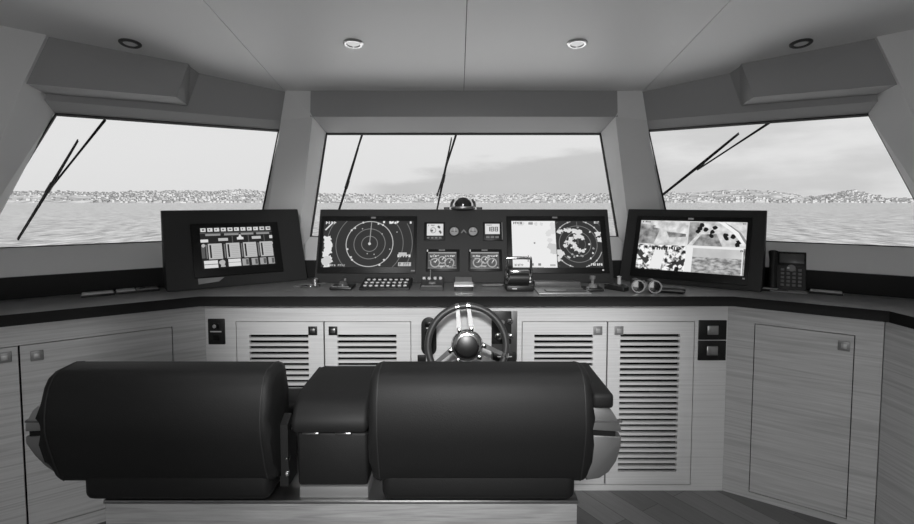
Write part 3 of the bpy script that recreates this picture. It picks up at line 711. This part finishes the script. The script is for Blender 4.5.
# flat plate to the right of the throttle
pl = thing('chart_plate', 'flat light grey plate lying on the worktop right of the throttle', 'plate', (.465, 2.54, TOPZ + .0008))
MB().box(-.125, .125, -.115, .07, 0, .006, .002).build('plate', mat('light_grey_plate', .58, .35, .2), pl, 40)
b = MB(); b.box(-.085, .11, -.075, -.069, .0055, .0085); b.box(-.085, -.079, -.075, -.02, .0055, .0085); b.box(.02, .11, -.035, -.03, .0055, .0085); b.build('outline', PLASTIC, pl)
b = MB(); b.box(-.115, .12, .085, .15, 0, .028, .004); b.build('rear_ledge', mat('dark_grey_ledge', .34, .4), pl, 40)
# joystick
js = thing('joystick', 'small black joystick between the light grey plate and the binoculars', 'joystick', (.604, 2.55, TOPZ + .0008))
js.location.x = .625
MB().box(-.045, .045, -.05, .05, 0, .014, .005).build('base', PLASTIC, js, 40)
MB().lathe([(0, .012), (.024, .012), (.016, .030), (.008, .034), (.008, .052), (.014, .058), (.014, .070), (0, .074)], n=20).build('stick', GREYM, js, 50)
MB().lathe([(0, .012), (.009, .012), (.008, .022), (0, .023)], Matrix.Translation((-.03, -.03, 0)), 14).build('knob', GREYM, js, 40)
# binoculars
bn = thing('binoculars', 'black binoculars with pale lens rims below the security camera monitor', 'binoculars', (.868, 2.50, TOPZ + .0008), R(-12))
for sgn in (-1, 1):
    X = sgn * .038
    o = MB(); Mb = Matrix.Translation((X, -.045, .032)) @ Matrix.Rotation(R(-90), 4, 'X')
    o.lathe([(.027, .0), (.030, .004), (.030, .03), (.027, .06), (.022, .085), (.020, .12), (.022, .135), (0, .135), (0, .010), (.025, .010)], Mb, 28)
    bt = o.build('barrel', PLASTIC, bn, 40)
    MB().lathe([(.0255, -.001), (.0315, -.001), (.0315, .007), (.0255, .007), (.0255, -.001)], Mb, 32).build('lens_rim', mat('rim_grey', .5, .4, .3), bt, 40)
    MB().lathe([(0, .006), (.026, .009), (.026, .0095), (0, .0095)], Mb, 24).build('lens', mat('lens_glass', .08, .08, 0, .8), bt, 40)
MB().tube([(0, -.01, .034), (0, .07, .034)], .011, 14).build('hinge', GREYM, bn, 50)
MB().box(-.03, .03, .02, .05, .026, .042, .004).build('bridge', PLASTIC, bn, 40)
# handset left of the binoculars with an upright chrome tube
hs = thing('radio_handset', 'black radio handset lying in front of the gap beside the binoculars', 'radio handset', (.745, 2.555, TOPZ + .0008), R(-20))
b = MB(); b.prism([(-.055, .0), (.055, 0), (.055, .012), (.03, .03), (-.02, .020), (-.04, .028), (-.055, .018)], 'x', -.025, .025, .005); b.build('body', PLASTIC, hs, 40, M=Matrix.Rotation(R(60), 4, 'Z'))
MB().tube([(-.03, .03, .012), (-.06, .06, .012), (-.02, .10, .012), (.04, .08, .012)], .004, 8).build('cord', PLASTIC, hs, 60)
st = thing('microphone_stand', 'short chrome tube standing between the middle and right consoles', 'stand', (.772, 2.60, TOPZ + .0008))
MB().lathe([(0, 0), (.020, 0), (.018, .006), (.010, .010), (.009, .055), (.012, .06), (0, .063)], n=20).build('post', mat('pale_metal', .82, .35, .3), st, 40)
# mouse
ms = thing('glasses_case', 'small black case on the worktop right of the binoculars', 'case', (.985, 2.475, TOPZ + .0008), R(-25))
b = MB(); b.box(-.062, .062, -.026, .026, 0, .026, .011, 3); b.build('shell', PLASTIC, ms, 50)
b = MB(); b.box(-.063, .063, -.0275, .0275, .012, .015, .001); b.build('seam', GREYM, ms, 40)
# silver clutter in the left gap
ky = thing('keyring', 'bunch of silver keys lying between the left and middle consoles', 'keys', (-.800, 2.66, TOPZ + .0008))
b = MB(); b.tube([(.022 * math.cos(a), .022 * math.sin(a), .004) for a in [i * math.pi / 10 for i in range(20)]], .003, 8, closed=True); b.build('key_ring', CHROME, ky, 60)
for i, an in enumerate((200, 250, 320, 20)):
    Mk = Matrix.Rotation(R(an), 4, 'Z') @ Matrix.Translation((.02, 0, .003 + .003 * i)); k = MB()
    k.box(.0, .026, -.011, .011, 0, .003, .001, M=Mk); k.box(.026, .062, -.004, .004, 0, .003, M=Mk); k.build('key', CHROME, ky)
MB().lathe([(0, 0), (.016, 0), (.016, .03), (.010, .036), (0, .038)], Matrix.Translation((.01, .05, 0)), 18).build('fob', STEEL, ky, 40)

# flat plates on the wings
def plate(x, y, rz, w, d, label, split=False):
    p = thing('flat_plate', label, 'plate', (x, y, TOPZ + .0008), rz)
    MB().box(-w / 2, w / 2, -d / 2, d / 2, 0, .010, .002).build('edge', PLASTIC, p, 40)
    if split:
        MB().box(-w / 2 + .004, -.01, -d / 2 + .004, d / 2 - .004, .0095, .0125, .001).build('top', LIGHTM, p, 40)
        MB().box(-.004, w / 2 - .004, -d / 2 + .004, d / 2 - .004, .0095, .0125, .001).build('top', mat('mid_grey_plate', .52, .4), p, 40)
        MB().lathe([(0, .012), (.012, .012), (.012, .016), (0, .016)], Matrix.Translation((.02, 0, 0)), 16).build('button', PLASTIC, p, 40)
    else: MB().box(-w / 2 + .004, w / 2 - .004, -d / 2 + .004, d / 2 - .004, .0095, .0125, .001).build('top', LIGHTM, p, 40)
q = at(98, 294); plate(q[0] + .02, q[1] - .03, A35, .13, .09, 'plain pale plate lying flat on the left worktop, farther from the alarm monitor')
q = at(137, 289.8); plate(q[0] + .03, q[1] - .045, A35, .18, .09, 'pale plate with a dark button lying beside the alarm monitor', True)
q = at(763, 288.6); plate(q[0] + .0, q[1] - .06, -A35, .07, .05, 'pale plate half hidden between the camera monitor and the telephone')
q = at(825, 291); plate(q[0] - .045, q[1] - .07, -A35, .13, .07, 'plain pale plate lying flat on the right worktop beyond the telephone')

# telephone
q = at(788, 288)
tp = thing('telephone', 'black desk telephone with keypad and grey display beside the camera monitor', 'telephone', (1.568, 2.515, TOPZ + .0008), -R(30))
TT = Matrix.Rotation(R(90 - 18), 4, 'X')        # front panel: x right, y up, z out
b = MB(); b.prism([(0, 0), (.07, 0), (.075, .02), (.078, .17), (.061, .188)], 'x', -.078, .075, .004); b.build('body', PLASTIC, tp, 40)
def pbox(x0, x1, y0, y1, z0, z1, r=.001): return MB().box(x0, x1, y0, y1, z0, z1, r)
pbox(-.043, .072, .128, .192, .0, .006, .002).build('display_frame', BEZEL, tp, 40, M=TT)
pbox(-.037, .066, .140, .186, .005, .0075).build('display', mat('grey_display', .27, .3, 0, .4), tp, 40, M=TT)
for rw in range(5):
    for i in range(4):
        pbox(-.030 + i * .024, -.016 + i * .024, .025 + rw * .019, .036 + rw * .019, 0, .006).build('key', mat('key_grey', .42, .4), tp, 40, M=TT)
MB().lathe([(0, 0), (.018, 0), (.016, .006), (0, .006)], Matrix.Translation((.014, .115, .002)), 20).build('navigation_key', GREYM, tp, 40, M=TT)
pbox(-.005, .005, .111, .119, .007, .010).build('key', LIGHTM, tp, 40, M=TT)
b = MB(); b.tube([(-.064, .012, .018), (-.064, .05, .026), (-.064, .15, .026), (-.064, .19, .018)], [.022, .017, .017, .022], 14); b.build('handset', mat('handset_black', .11, .35), tp, 50, M=TT)
MB().tube([(-.064, -.0, .006), (-.08, -.03, .006), (-.05, -.055, .006), (.0, -.05, .006)], .005, 8).build('cord', PLASTIC, tp, 60)
MB().box(-.075, .075, -.062, -.006, 0, .008, .003).build('foot', mat('mid_grey_plate', .52, .4), tp, 40)

# ------------------------------------------------------------------ helm seats and plinth
PZ = .452
pn = thing('seat_plinth', 'pale oak box carrying the helm seats', 'plinth', (-.391, 1.5, FZ))
MB().box(-.704, .704, 0, .46, 0, PZ - FZ - .012).build('box', wood('oak_plinth', .66), pn)
MB().box(-.708, .708, -.004, .464, PZ - FZ - .011, PZ - FZ, .002).build('top_plate', STEEL, pn, 40)
def backrest_profile():
    rear = [(1.520, .514), (1.490, .517), (1.476, .535), (1.456, .59), (1.438, .65), (1.430, .69), (1.431, .73), (1.438, .775), (1.452, .812), (1.470, .836), (1.498, .848)]
    front = [(1.562, .851), (1.596, .842), (1.604, .815), (1.604, .75), (1.600, .65), (1.590, .58), (1.575, .530), (1.555, .516)]
    return rear + front
def seat(x0, x1, label, right):
    th = thing('helm_chair', label, 'helm chair', ((x0 + x1) / 2, 1.5, PZ)); hw = (x1 - x0) / 2
    pr = [(y - 1.5, z - PZ) for y, z in backrest_profile()]
    b = MB(); b.prism(pr, 'x', -hw, hw, .026, 5); bk = b.build('backrest', LEATHER, th, 50)
    # piping seams set in from both ends
    for sgn in (-1, 1):
        pb = MB(); pb.tube([(sgn * (hw - .026), y, z) for y, z in [(p[0] - .0005 if i < 11 else p[0], p[1]) for i, p in enumerate(pr)]], .0018, 6, closed=True); pb.build('piping', LEATHER2, bk, 60)
    b = MB(); b.box(-hw + (.03 if right else .085), hw - (.04 if right else .02), -.02, .50, .004, .10, .026, 4); b.build('seat_cushion', LEATHER, th, 50)
    b = MB(); b.box(-hw + .05, hw - .05, .36, .54, .07, .15, .03, 4); b.build('seat_bolster', LEATHER, th, 50)
    s = 1 if right else -1
    out = [(.005, .285), (.066, .285), (.084, .262), (.104, .226), (.107, .208)], [(.107, .192), (.106, .165), (.094, .120), (.072, .085), (.044, .066), (.005, .060)]
    if not right: out = [(.005, .29), (.060, .285), (.075, .272), (.098, .232), (.100, .208)], [(.100, .192), (.099, .172), (.075, .135), (.045, .105), (.020, .085), (.005, .080)]
    br = MB(); br.prism([(s * (hw - .01 + a), z) for a, z in out[0]] + [(s * (hw - .01), .214)], 'y', .0, .16, .003); brk = br.build('side_bracket', mat('polished_metal', .66, .3, .85), th, 40)
    br = MB(); br.prism([(s * (hw - .01 + a), z) for a, z in out[1]] + [(s * (hw - .01), .198)], 'y', .0, .16, .003); br.build('lower_bracket', mat('satin_metal', .55, .4, .8), brk, 40)
    br = MB(); br.box(min(s * (hw - .01), s * (hw + .080)), max(s * (hw - .01), s * (hw + .080)), .004, .156, .190, .210); br.build('groove', RUBBER, brk)
    br = MB(); br.box(min(s * hw, s * (hw + .088)), max(s * hw, s * (hw + (.098 if right else .088))), -.0015, .01, .236, .242); br.build('trim_line', mat('grey_line', .4, .4, .5), brk)
    if right:
        b = MB(); b.box(hw + .004, hw + .068, -.02, .285, .284, .330, .012, 3); ar = b.build('armrest', LEATHER, th, 50)
    # black recline hinge with bright caps on the inner side
    s2 = -s; hb = MB(); hb.prism([(.02, .03), (.10, .03), (.10, .20), (.06, .24), (.02, .22)], 'x', s2 * (hw - .004) if s2 > 0 else s2 * (hw + .022), s2 * (hw + .022) if s2 > 0 else s2 * (hw - .004)); h = hb.build('recline_hinge', PLASTIC, th) if not right else hb.bm.free()
    for yy, zz in ((.05, .20), (.03, .115), (.025, .07)) if not right else ():
        MB().lathe([(0, 0), (.011, 0), (.009, .006), (0, .007)], Matrix.Translation((s2 * (hw + .016), yy, zz)) @ Matrix.Rotation(R(90) * s2, 4, 'Y'), 14).build('hinge_cap', CHROME, h, 40)
    return th
seat(-1.234, -.575, 'black leather helm seat on the left, with a short chrome bracket at its outer end', False)
seat(-.298, .345, 'black leather helm seat in front of the steering wheel, with a padded armrest', True)
ab = thing('armrest_box', 'black leather armrest box between the two helm seats', 'armrest box', (-.416, 1.49, PZ))
b = MB(); b.box(-.105, .105, .015, .34, .040, .204, .010); b.build('body', LEATHER, ab, 50)
b = MB(); b.box(-.100, .105, .018, .34, .001, .036, .002); b.build('base_plate', mat('base_grey', .5, .5, .2), ab, 40)
lp = [(.0, .212), (.33, .212), (.35, .222), (.355, .28), (.345, .298), (.32, .302), (.10, .300), (.055, .294), (.02, .276), (.0, .249), (-.006, .229)]
b = MB(); b.prism(lp, 'x', -.118, .110, .016, 4); ld = b.build('lid', LEATHER, ab, 40)
for xx in (-.06, .035): MB().box(xx - .024, xx + .024, -.002, .02, .2045, .2105, .001).build('lid_hinge', CHROME, ld, 40)

# ------------------------------------------------------------------ wipers outside the glass
def wiper(top, bot, btop, bbot, plane, n, label):
    o = Vector(plane); n = Vector(n).normalized(); n = n if n.y > 0 else -n
    P = lambda uv, d: onP(uv[0], uv[1], o + n * d, n)
    pv = P(top, .07); th = thing('wiper', label, 'wiper', pv, 0, 'window wipers')
    L = lambda uv, d: P(uv, d) - pv
    a0, a1 = L(top, .07), L(bot, .055)
    MB().tube([a0, a0.lerp(a1, .5), a1], [.008, .0055, .005], 8).build('arm', RUBBER, th, 50)
    b0, b1 = L(btop, .045), L(bbot, .045)
    bl = MB().tube([b0, b0.lerp(b1, .5), b1], [.004, .0085, .004], 8).build('blade', RUBBER, th, 50)
    MB().tube([b0 - n * .016, b1 - n * .016], .0035, 6).build('rubber_edge', RUBBER, bl, 50)
    m = b0.lerp(b1, .5); dr = (b1 - b0).normalized() * .03; MB().tube([m - dr, m + dr], .011, 8).build('joint', PLASTIC, bl, 50)
    return th
gc, gcn = (0, 3.25, SILL), (0, .70, -.44)
wiper((362, 135), (345, 188), (358.5, 148), (335, 224), gc, gcn, 'dark wiper near the left edge of the middle window')
wiper((456, 135), (437, 196), (451.5, 139), (434.5, 222), gc, gcn, 'dark wiper above the left side of the compass on the middle window')
def wing_pl(s): p = W(3.30, 0, SILL, s); q = W(3.615, 0, 1.815, s) - p; t = W(0, 1, 0, s); return p, q.cross(t)
p_, n_ = wing_pl(-1); wiper((105, 120), (50, 189), (78, 141), (18, 240), p_, n_, 'dark wiper slanting down across the left window')
p_, n_ = wing_pl(1); wiper((769, 123), (697, 170), (739, 134), (662, 196), p_, n_, 'dark wiper slanting down across the right window')

# ------------------------------------------------------------------ outside: sea, shore, town
SEAZ = -6.65
def sea_mat():
    m = bpy.data.materials.new('sea_water'); m.use_nodes = True; nt = m.node_tree; b = nt.nodes['Principled BSDF']; N = nt.nodes.new; L = nt.links.new
    tc = N('ShaderNodeTexCoord'); mp = N('ShaderNodeMapping'); mp.inputs['Scale'].default_value = (.9, .16, 1); L(tc.outputs['Object'], mp.inputs['Vector'])
    n = N('ShaderNodeTexNoise'); n.inputs['Scale'].default_value = 1; n.inputs['Detail'].default_value = 8; n.inputs['Roughness'].default_value = .62; L(mp.outputs['Vector'], n.inputs['Vector'])
    bp = N('ShaderNodeBump'); bp.inputs['Strength'].default_value = .9; bp.inputs['Distance'].default_value = .55; L(n.outputs['Fac'], bp.inputs['Height']); L(bp.outputs['Normal'], b.inputs['Normal'])
    cr = N('ShaderNodeValToRGB'); cr.color_ramp.elements[0].position = .38; cr.color_ramp.elements[1].position = .66
    cr.color_ramp.elements[0].color = g4(.20); cr.color_ramp.elements[1].color = g4(.58); L(n.outputs['Fac'], cr.inputs['Fac']); L(cr.outputs['Color'], b.inputs['Base Color'])
    b.inputs['Roughness'].default_value = .35; b.inputs['Specular IOR Level'].default_value = .35; return m
b = MB(); b.poly([(-9000, -400, SEAZ), (9000, -400, SEAZ), (9000, 14000, SEAZ), (-9000, 14000, SEAZ)])
fd = MB(); fd.loft([[(-3.2, 3.8, z), (3.2, 3.8, z), (2.9, 8, z), (1.6, 11.5, z), (0, 13, z), (-1.6, 11.5, z), (-2.9, 8, z)] for z in (-.5, -.3)])
struct(fd.build('exterior_bounce_deck', mat('bounce_deck_white', .95, .5)))  # unseen foredeck, added to bounce light onto window surrounds and ceiling
struct(b.build('sea', sea_mat()), 'pale rippled sea outside all the windows', 'sea')
def hnoise(x, k): return math.sin(x * k) * .5 + math.sin(x * k * 2.3 + 1.3) * .3 + math.sin(x * k * 5.1 + .7) * .2
def crest(u):      # height of the land above the sea along the view, metres
    h = 37 + 4 * hnoise(u, .045)
    if u < 120: h = 33 + 5 * math.exp(-((u - 50) / 40) ** 2)
    if 190 < u < 320: h += 8 * math.exp(-((u - 238) / 22) ** 2)
    if 320 < u < 620: h = 27 + 3 * hnoise(u, .06)
    if u > 640: h = 28 + 15 * math.exp(-((u - 735) / 48) ** 2) + 3 * hnoise(u, .07)
    if u > 800: h = 16 + 20 * math.exp(-((u - 850) / 20) ** 2) + (3 if u < 880 else -4)
    return max(h, 7)
def land_z(u, k): # k 0..1 from the shore inland
    h = crest(u); return SEAZ + .4 + h * (k ** .8 if k < 1 else 1)
def land_xy(u, k): d = 1390 + 420 * k + 30 * hnoise(u, .03); return ((u - U0) / F * d, d)
lm = bpy.data.materials.new('hazy_land'); lm.use_nodes = True; nt = lm.node_tree; bs = nt.nodes['Principled BSDF']; tc = nt.nodes.new('ShaderNodeTexCoord'); mp = nt.nodes.new('ShaderNodeMapping'); mp.inputs['Scale'].default_value = (.02, .01, .09)
nn = nt.nodes.new('ShaderNodeTexNoise'); nn.inputs['Scale'].default_value = 1.3; nn.inputs['Detail'].default_value = 6; cr = nt.nodes.new('ShaderNodeValToRGB')
cr.color_ramp.elements[0].position = .40; cr.color_ramp.elements[1].position = .62; cr.color_ramp.elements[0].color = g4(.33); cr.color_ramp.elements[1].color = g4(.50)
nt.links.new(tc.outputs['Object'], mp.inputs['Vector']); nt.links.new(mp.outputs['Vector'], nn.inputs['Vector']); nt.links.new(nn.outputs['Fac'], cr.inputs['Fac']); nt.links.new(cr.outputs['Color'], bs.inputs['Base Color']); bs.inputs['Roughness'].default_value = .9
us = [-260 + i * 6 for i in range(240)]; ks = [0, .06, .14, .25, .4, .55, .7, .85, 1.0, 1.25]
b = MB(); rows = []
for k in ks: rows.append([b.bm.verts.new((*land_xy(u, k), (land_z(u, k) + (0 if k in (0,) else 1.4 * hnoise(u * 3 + k * 50, .21))) if k > 0 else SEAZ - 1)) for u in us])
for a, c_ in zip(rows, rows[1:]):
    for i in range(len(us) - 1): b._f([a[i], a[i + 1], c_[i + 1], c_[i]])
struct(b.build('terrain', lm, None, 60), 'low hazy hillside on the far shore', 'shore')
HM = [mat('house_white', .76, .8), mat('house_cream', .68, .8), mat('house_grey', .60, .8)]; HR = mat('house_roof', .42, .9)
def house_mesh(w, d, h, gable, m):
    b = MB(); b.use(m); b.box(-w / 2, w / 2, -d / 2, d / 2, -2, h)
    b.use(HR); b.box(-w / 2 - .2, w / 2 + .2, -d / 2 - .2, d / 2 + .2, h, h + .4)
    if gable: b.prism([(-w / 2 - .4, h), (w / 2 + .4, h), (0, h + w * .22)], 'y', -d / 2 - .4, d / 2 + .4)
    else: b.box(-w * .2, w * .15, -d * .2, d * .2, h, h + 2.2)
    b.use(mat('house_window', .55, .5))
    nfl = max(1, int(h // 4.2))
    for fl in range(nfl):
        for i in range(max(2, int(w // 5))):
            xx = -w / 2 + (i + .5) * w / max(2, int(w // 5)); b.box(xx - .8, xx + .8, -d / 2 - .15, -d / 2 + .05, 1.2 + fl * h / nfl, 3.0 + fl * h / nfl)
    return b
protos = []
for i, (w, d, h, ga, m) in enumerate(((12, 10, 6, True, 0), (16, 12, 10, False, 0), (22, 12, 8, False, 1), (10, 10, 5, True, 1), (14, 12, 13, False, 0), (20, 14, 6, True, 2), (28, 14, 9, False, 0))):
    o = house_mesh(w, d, h, ga, HM[m]).build('house'); protos.append(o.data); bpy.data.objects.remove(o)
rh = random.Random(11)
cells = []
for (u0, u1) in ((8, 275), (312, 622), (655, 912)):
    nu = int((u1 - u0) / 4.2)
    for i in range(nu):
        for j in range(13):
            u = u0 + (i + .5 + .5 * (j % 2)) * 4.2; k = .03 + j * .076
            if u < 90 and k < .5 and rh.random() < .85: continue
            if 690 < u < 810 and k > .25 and rh.random() < .75: continue
            cells.append((rh.random() + .25 * k, u + rh.uniform(-.9, .9), k + rh.uniform(-.008, .008)))
cells.sort(); b = MB(); placed = []
for i, (_, u, k) in enumerate(cells):
    x, y = land_xy(u, k); z = land_z(u, k)
    if i < 290:
        o = bpy.data.objects.new('house', rh.choice(protos)); COL.objects.link(o); o.location = (x, y, z); o.rotation_euler = (0, 0, rh.uniform(-.05, .05)); o.scale = (.36, .5, .66); placed.append((x, y))
        tag(o, 'tiny pale house in the town on the far shore', 'house', 'houses of the town on the far shore')
    elif rh.random() < .8:
        w = rh.uniform(1.8, 4.2); h = rh.uniform(1.2, 3.2)
        if any(abs(x - px) < w + 5.6 and abs(y - py) < 9.5 for px, py in placed): continue
        b.use(rh.choice(HM + [HM[0]] * 2)); b.box(x - w, x + w, y - 5, y + 5, z - 3, z + h); b.use(HR).box(x - w - .1, x + w + .1, y - 5.1, y + 5.1, z + h, z + h + .3)
        if rh.random() < .3: b.use(HR); b.prism([(x - w, z + h), (x + w, z + h), (x, z + h + 3)], 'y', y - 5, y + 5)
tag(b.build('distant_houses'), 'mass of smaller pale houses crowding the far shore', 'houses', None, 'stuff')

# ------------------------------------------------------------------ sky, sun, downlights and added fill lights
w = bpy.data.worlds.new('sky'); S.world = w; w.use_nodes = True; nt = w.node_tree; N = nt.nodes.new; L = nt.links.new
bg = nt.nodes['Background']; tc = N('ShaderNodeTexCoord'); sp = N('ShaderNodeSeparateXYZ'); L(tc.outputs['Generated'], sp.inputs[0])
def M(op, a, b=None, c=None):
    n = N('ShaderNodeMath'); n.operation = op
    for i, q in enumerate((a, b, c)):
        if q is None: continue
        if isinstance(q, (int, float)): n.inputs[i].default_value = q
        else: L(q, n.inputs[i])
    return n.outputs[0]
X, Y, Z = sp.outputs
mp = N('ShaderNodeMapping'); mp.inputs['Scale'].default_value = (1.6, 1.6, 7); L(tc.outputs['Generated'], mp.inputs['Vector'])
cn = N('ShaderNodeTexNoise'); cn.inputs['Scale'].default_value = 2.2; cn.inputs['Detail'].default_value = 7; cn.inputs['Roughness'].default_value = .55; L(mp.outputs['Vector'], cn.inputs['Vector'])
def smooth(v, a, b_, lo=0, hi=1):
    n = N('ShaderNodeMapRange'); n.interpolation_type = 'SMOOTHSTEP'; L(v, n.inputs[0])
    for i, q in enumerate((a, b_, lo, hi)): n.inputs[i + 1].default_value = q
    return n.outputs[0]
az = M('DIVIDE', X, M('MAXIMUM', Y, .05)); el = M('DIVIDE', Z, M('MAXIMUM', Y, .05))
base = .80
# bank of smoke rising to the right behind the middle window, thin cloud to the right
ridge = M('ADD', M('MULTIPLY', M('SUBTRACT', az, -.20), .158), M('MULTIPLY', M('SUBTRACT', cn.outputs['Fac'], .5), .10))
ridge = M('ADD', ridge, .028)
bank = M('MULTIPLY', smooth(M('SUBTRACT', ridge, el), -.006, .014), M('MULTIPLY', smooth(az, -.22, -.12), smooth(az, .30, .42, 1, 0)))
front = smooth(Y, 0, .2)
bank = M('MULTIPLY', bank, front)
bank = M('MULTIPLY', bank, M('ADD', .65, M('MULTIPLY', cn.outputs['Fac'], .7)))
cloud = M('MULTIPLY', smooth(cn.outputs['Fac'], .40, .66), smooth(az, .25, .45))
val = M('SUBTRACT', base, M('MULTIPLY', bank, .19)); val = M('SUBTRACT', val, M('MULTIPLY', M('MULTIPLY', cloud, front), .15))
low = smooth(el, .0, .12, -.03, 0); val = M('ADD', val, M('MULTIPLY', low, front))
up_ = smooth(Z, .35, 1, 1, 1.5); val = M('MULTIPLY', val, up_)
cmb = N('ShaderNodeCombineXYZ'); [L(val, cmb.inputs[i]) for i in range(3)]
L(cmb.outputs[0], bg.inputs['Color']); bg.inputs['Strength'].default_value = 1
def area(name, loc, rot, sx, sy, e):
    l = bpy.data.lights.new(name, 'AREA'); l.shape = 'RECTANGLE'; l.size = sx; l.size_y = sy; l.energy = e
    o = bpy.data.objects.new(name, l); COL.objects.link(o); o.location = loc; o.rotation_euler = rot; return o
area('aft_fill_area', (0, -1.75, 1.0), (R(90), 0, 0), .95, 1.9, 28)  # added fill light from astern, source unseen
def spot(name, loc, rot, e, size, soft, blend=.7):
    l = bpy.data.lights.new(name, 'SPOT'); l.energy = e; l.spot_size = R(size); l.spot_blend = blend; l.shadow_soft_size = soft
    o = bpy.data.objects.new(name, l); COL.objects.link(o); o.location = loc; o.rotation_euler = rot
spot('cabinet_fill_spot', (-.1, -1.2, 2.25), (R(90 - 21), 0, 0), 480, 36, .15, .85)  # added fill aimed at the centre cabinets, no fixture there
for x in (-.8, 0, .8): spot('overhead_fill_spot', (x, 1.2, 2.36), (R(10), 0, 0), 22, 84, .12)  # added overhead fill lights, no fixtures modelled
for x in (-.588, .584): spot('downlight_lamp', (x, 2.77, ceil_z(2.77) - .03), (0, 0, 0), .6, 95, .04)
l = bpy.data.lights.new('sun', 'SUN'); l.energy = 7.5; l.angle = R(3); o = bpy.data.objects.new('sun', l); COL.objects.link(o); o.location = (0, -5, 8); o.rotation_euler = (R(24), 0, 0)
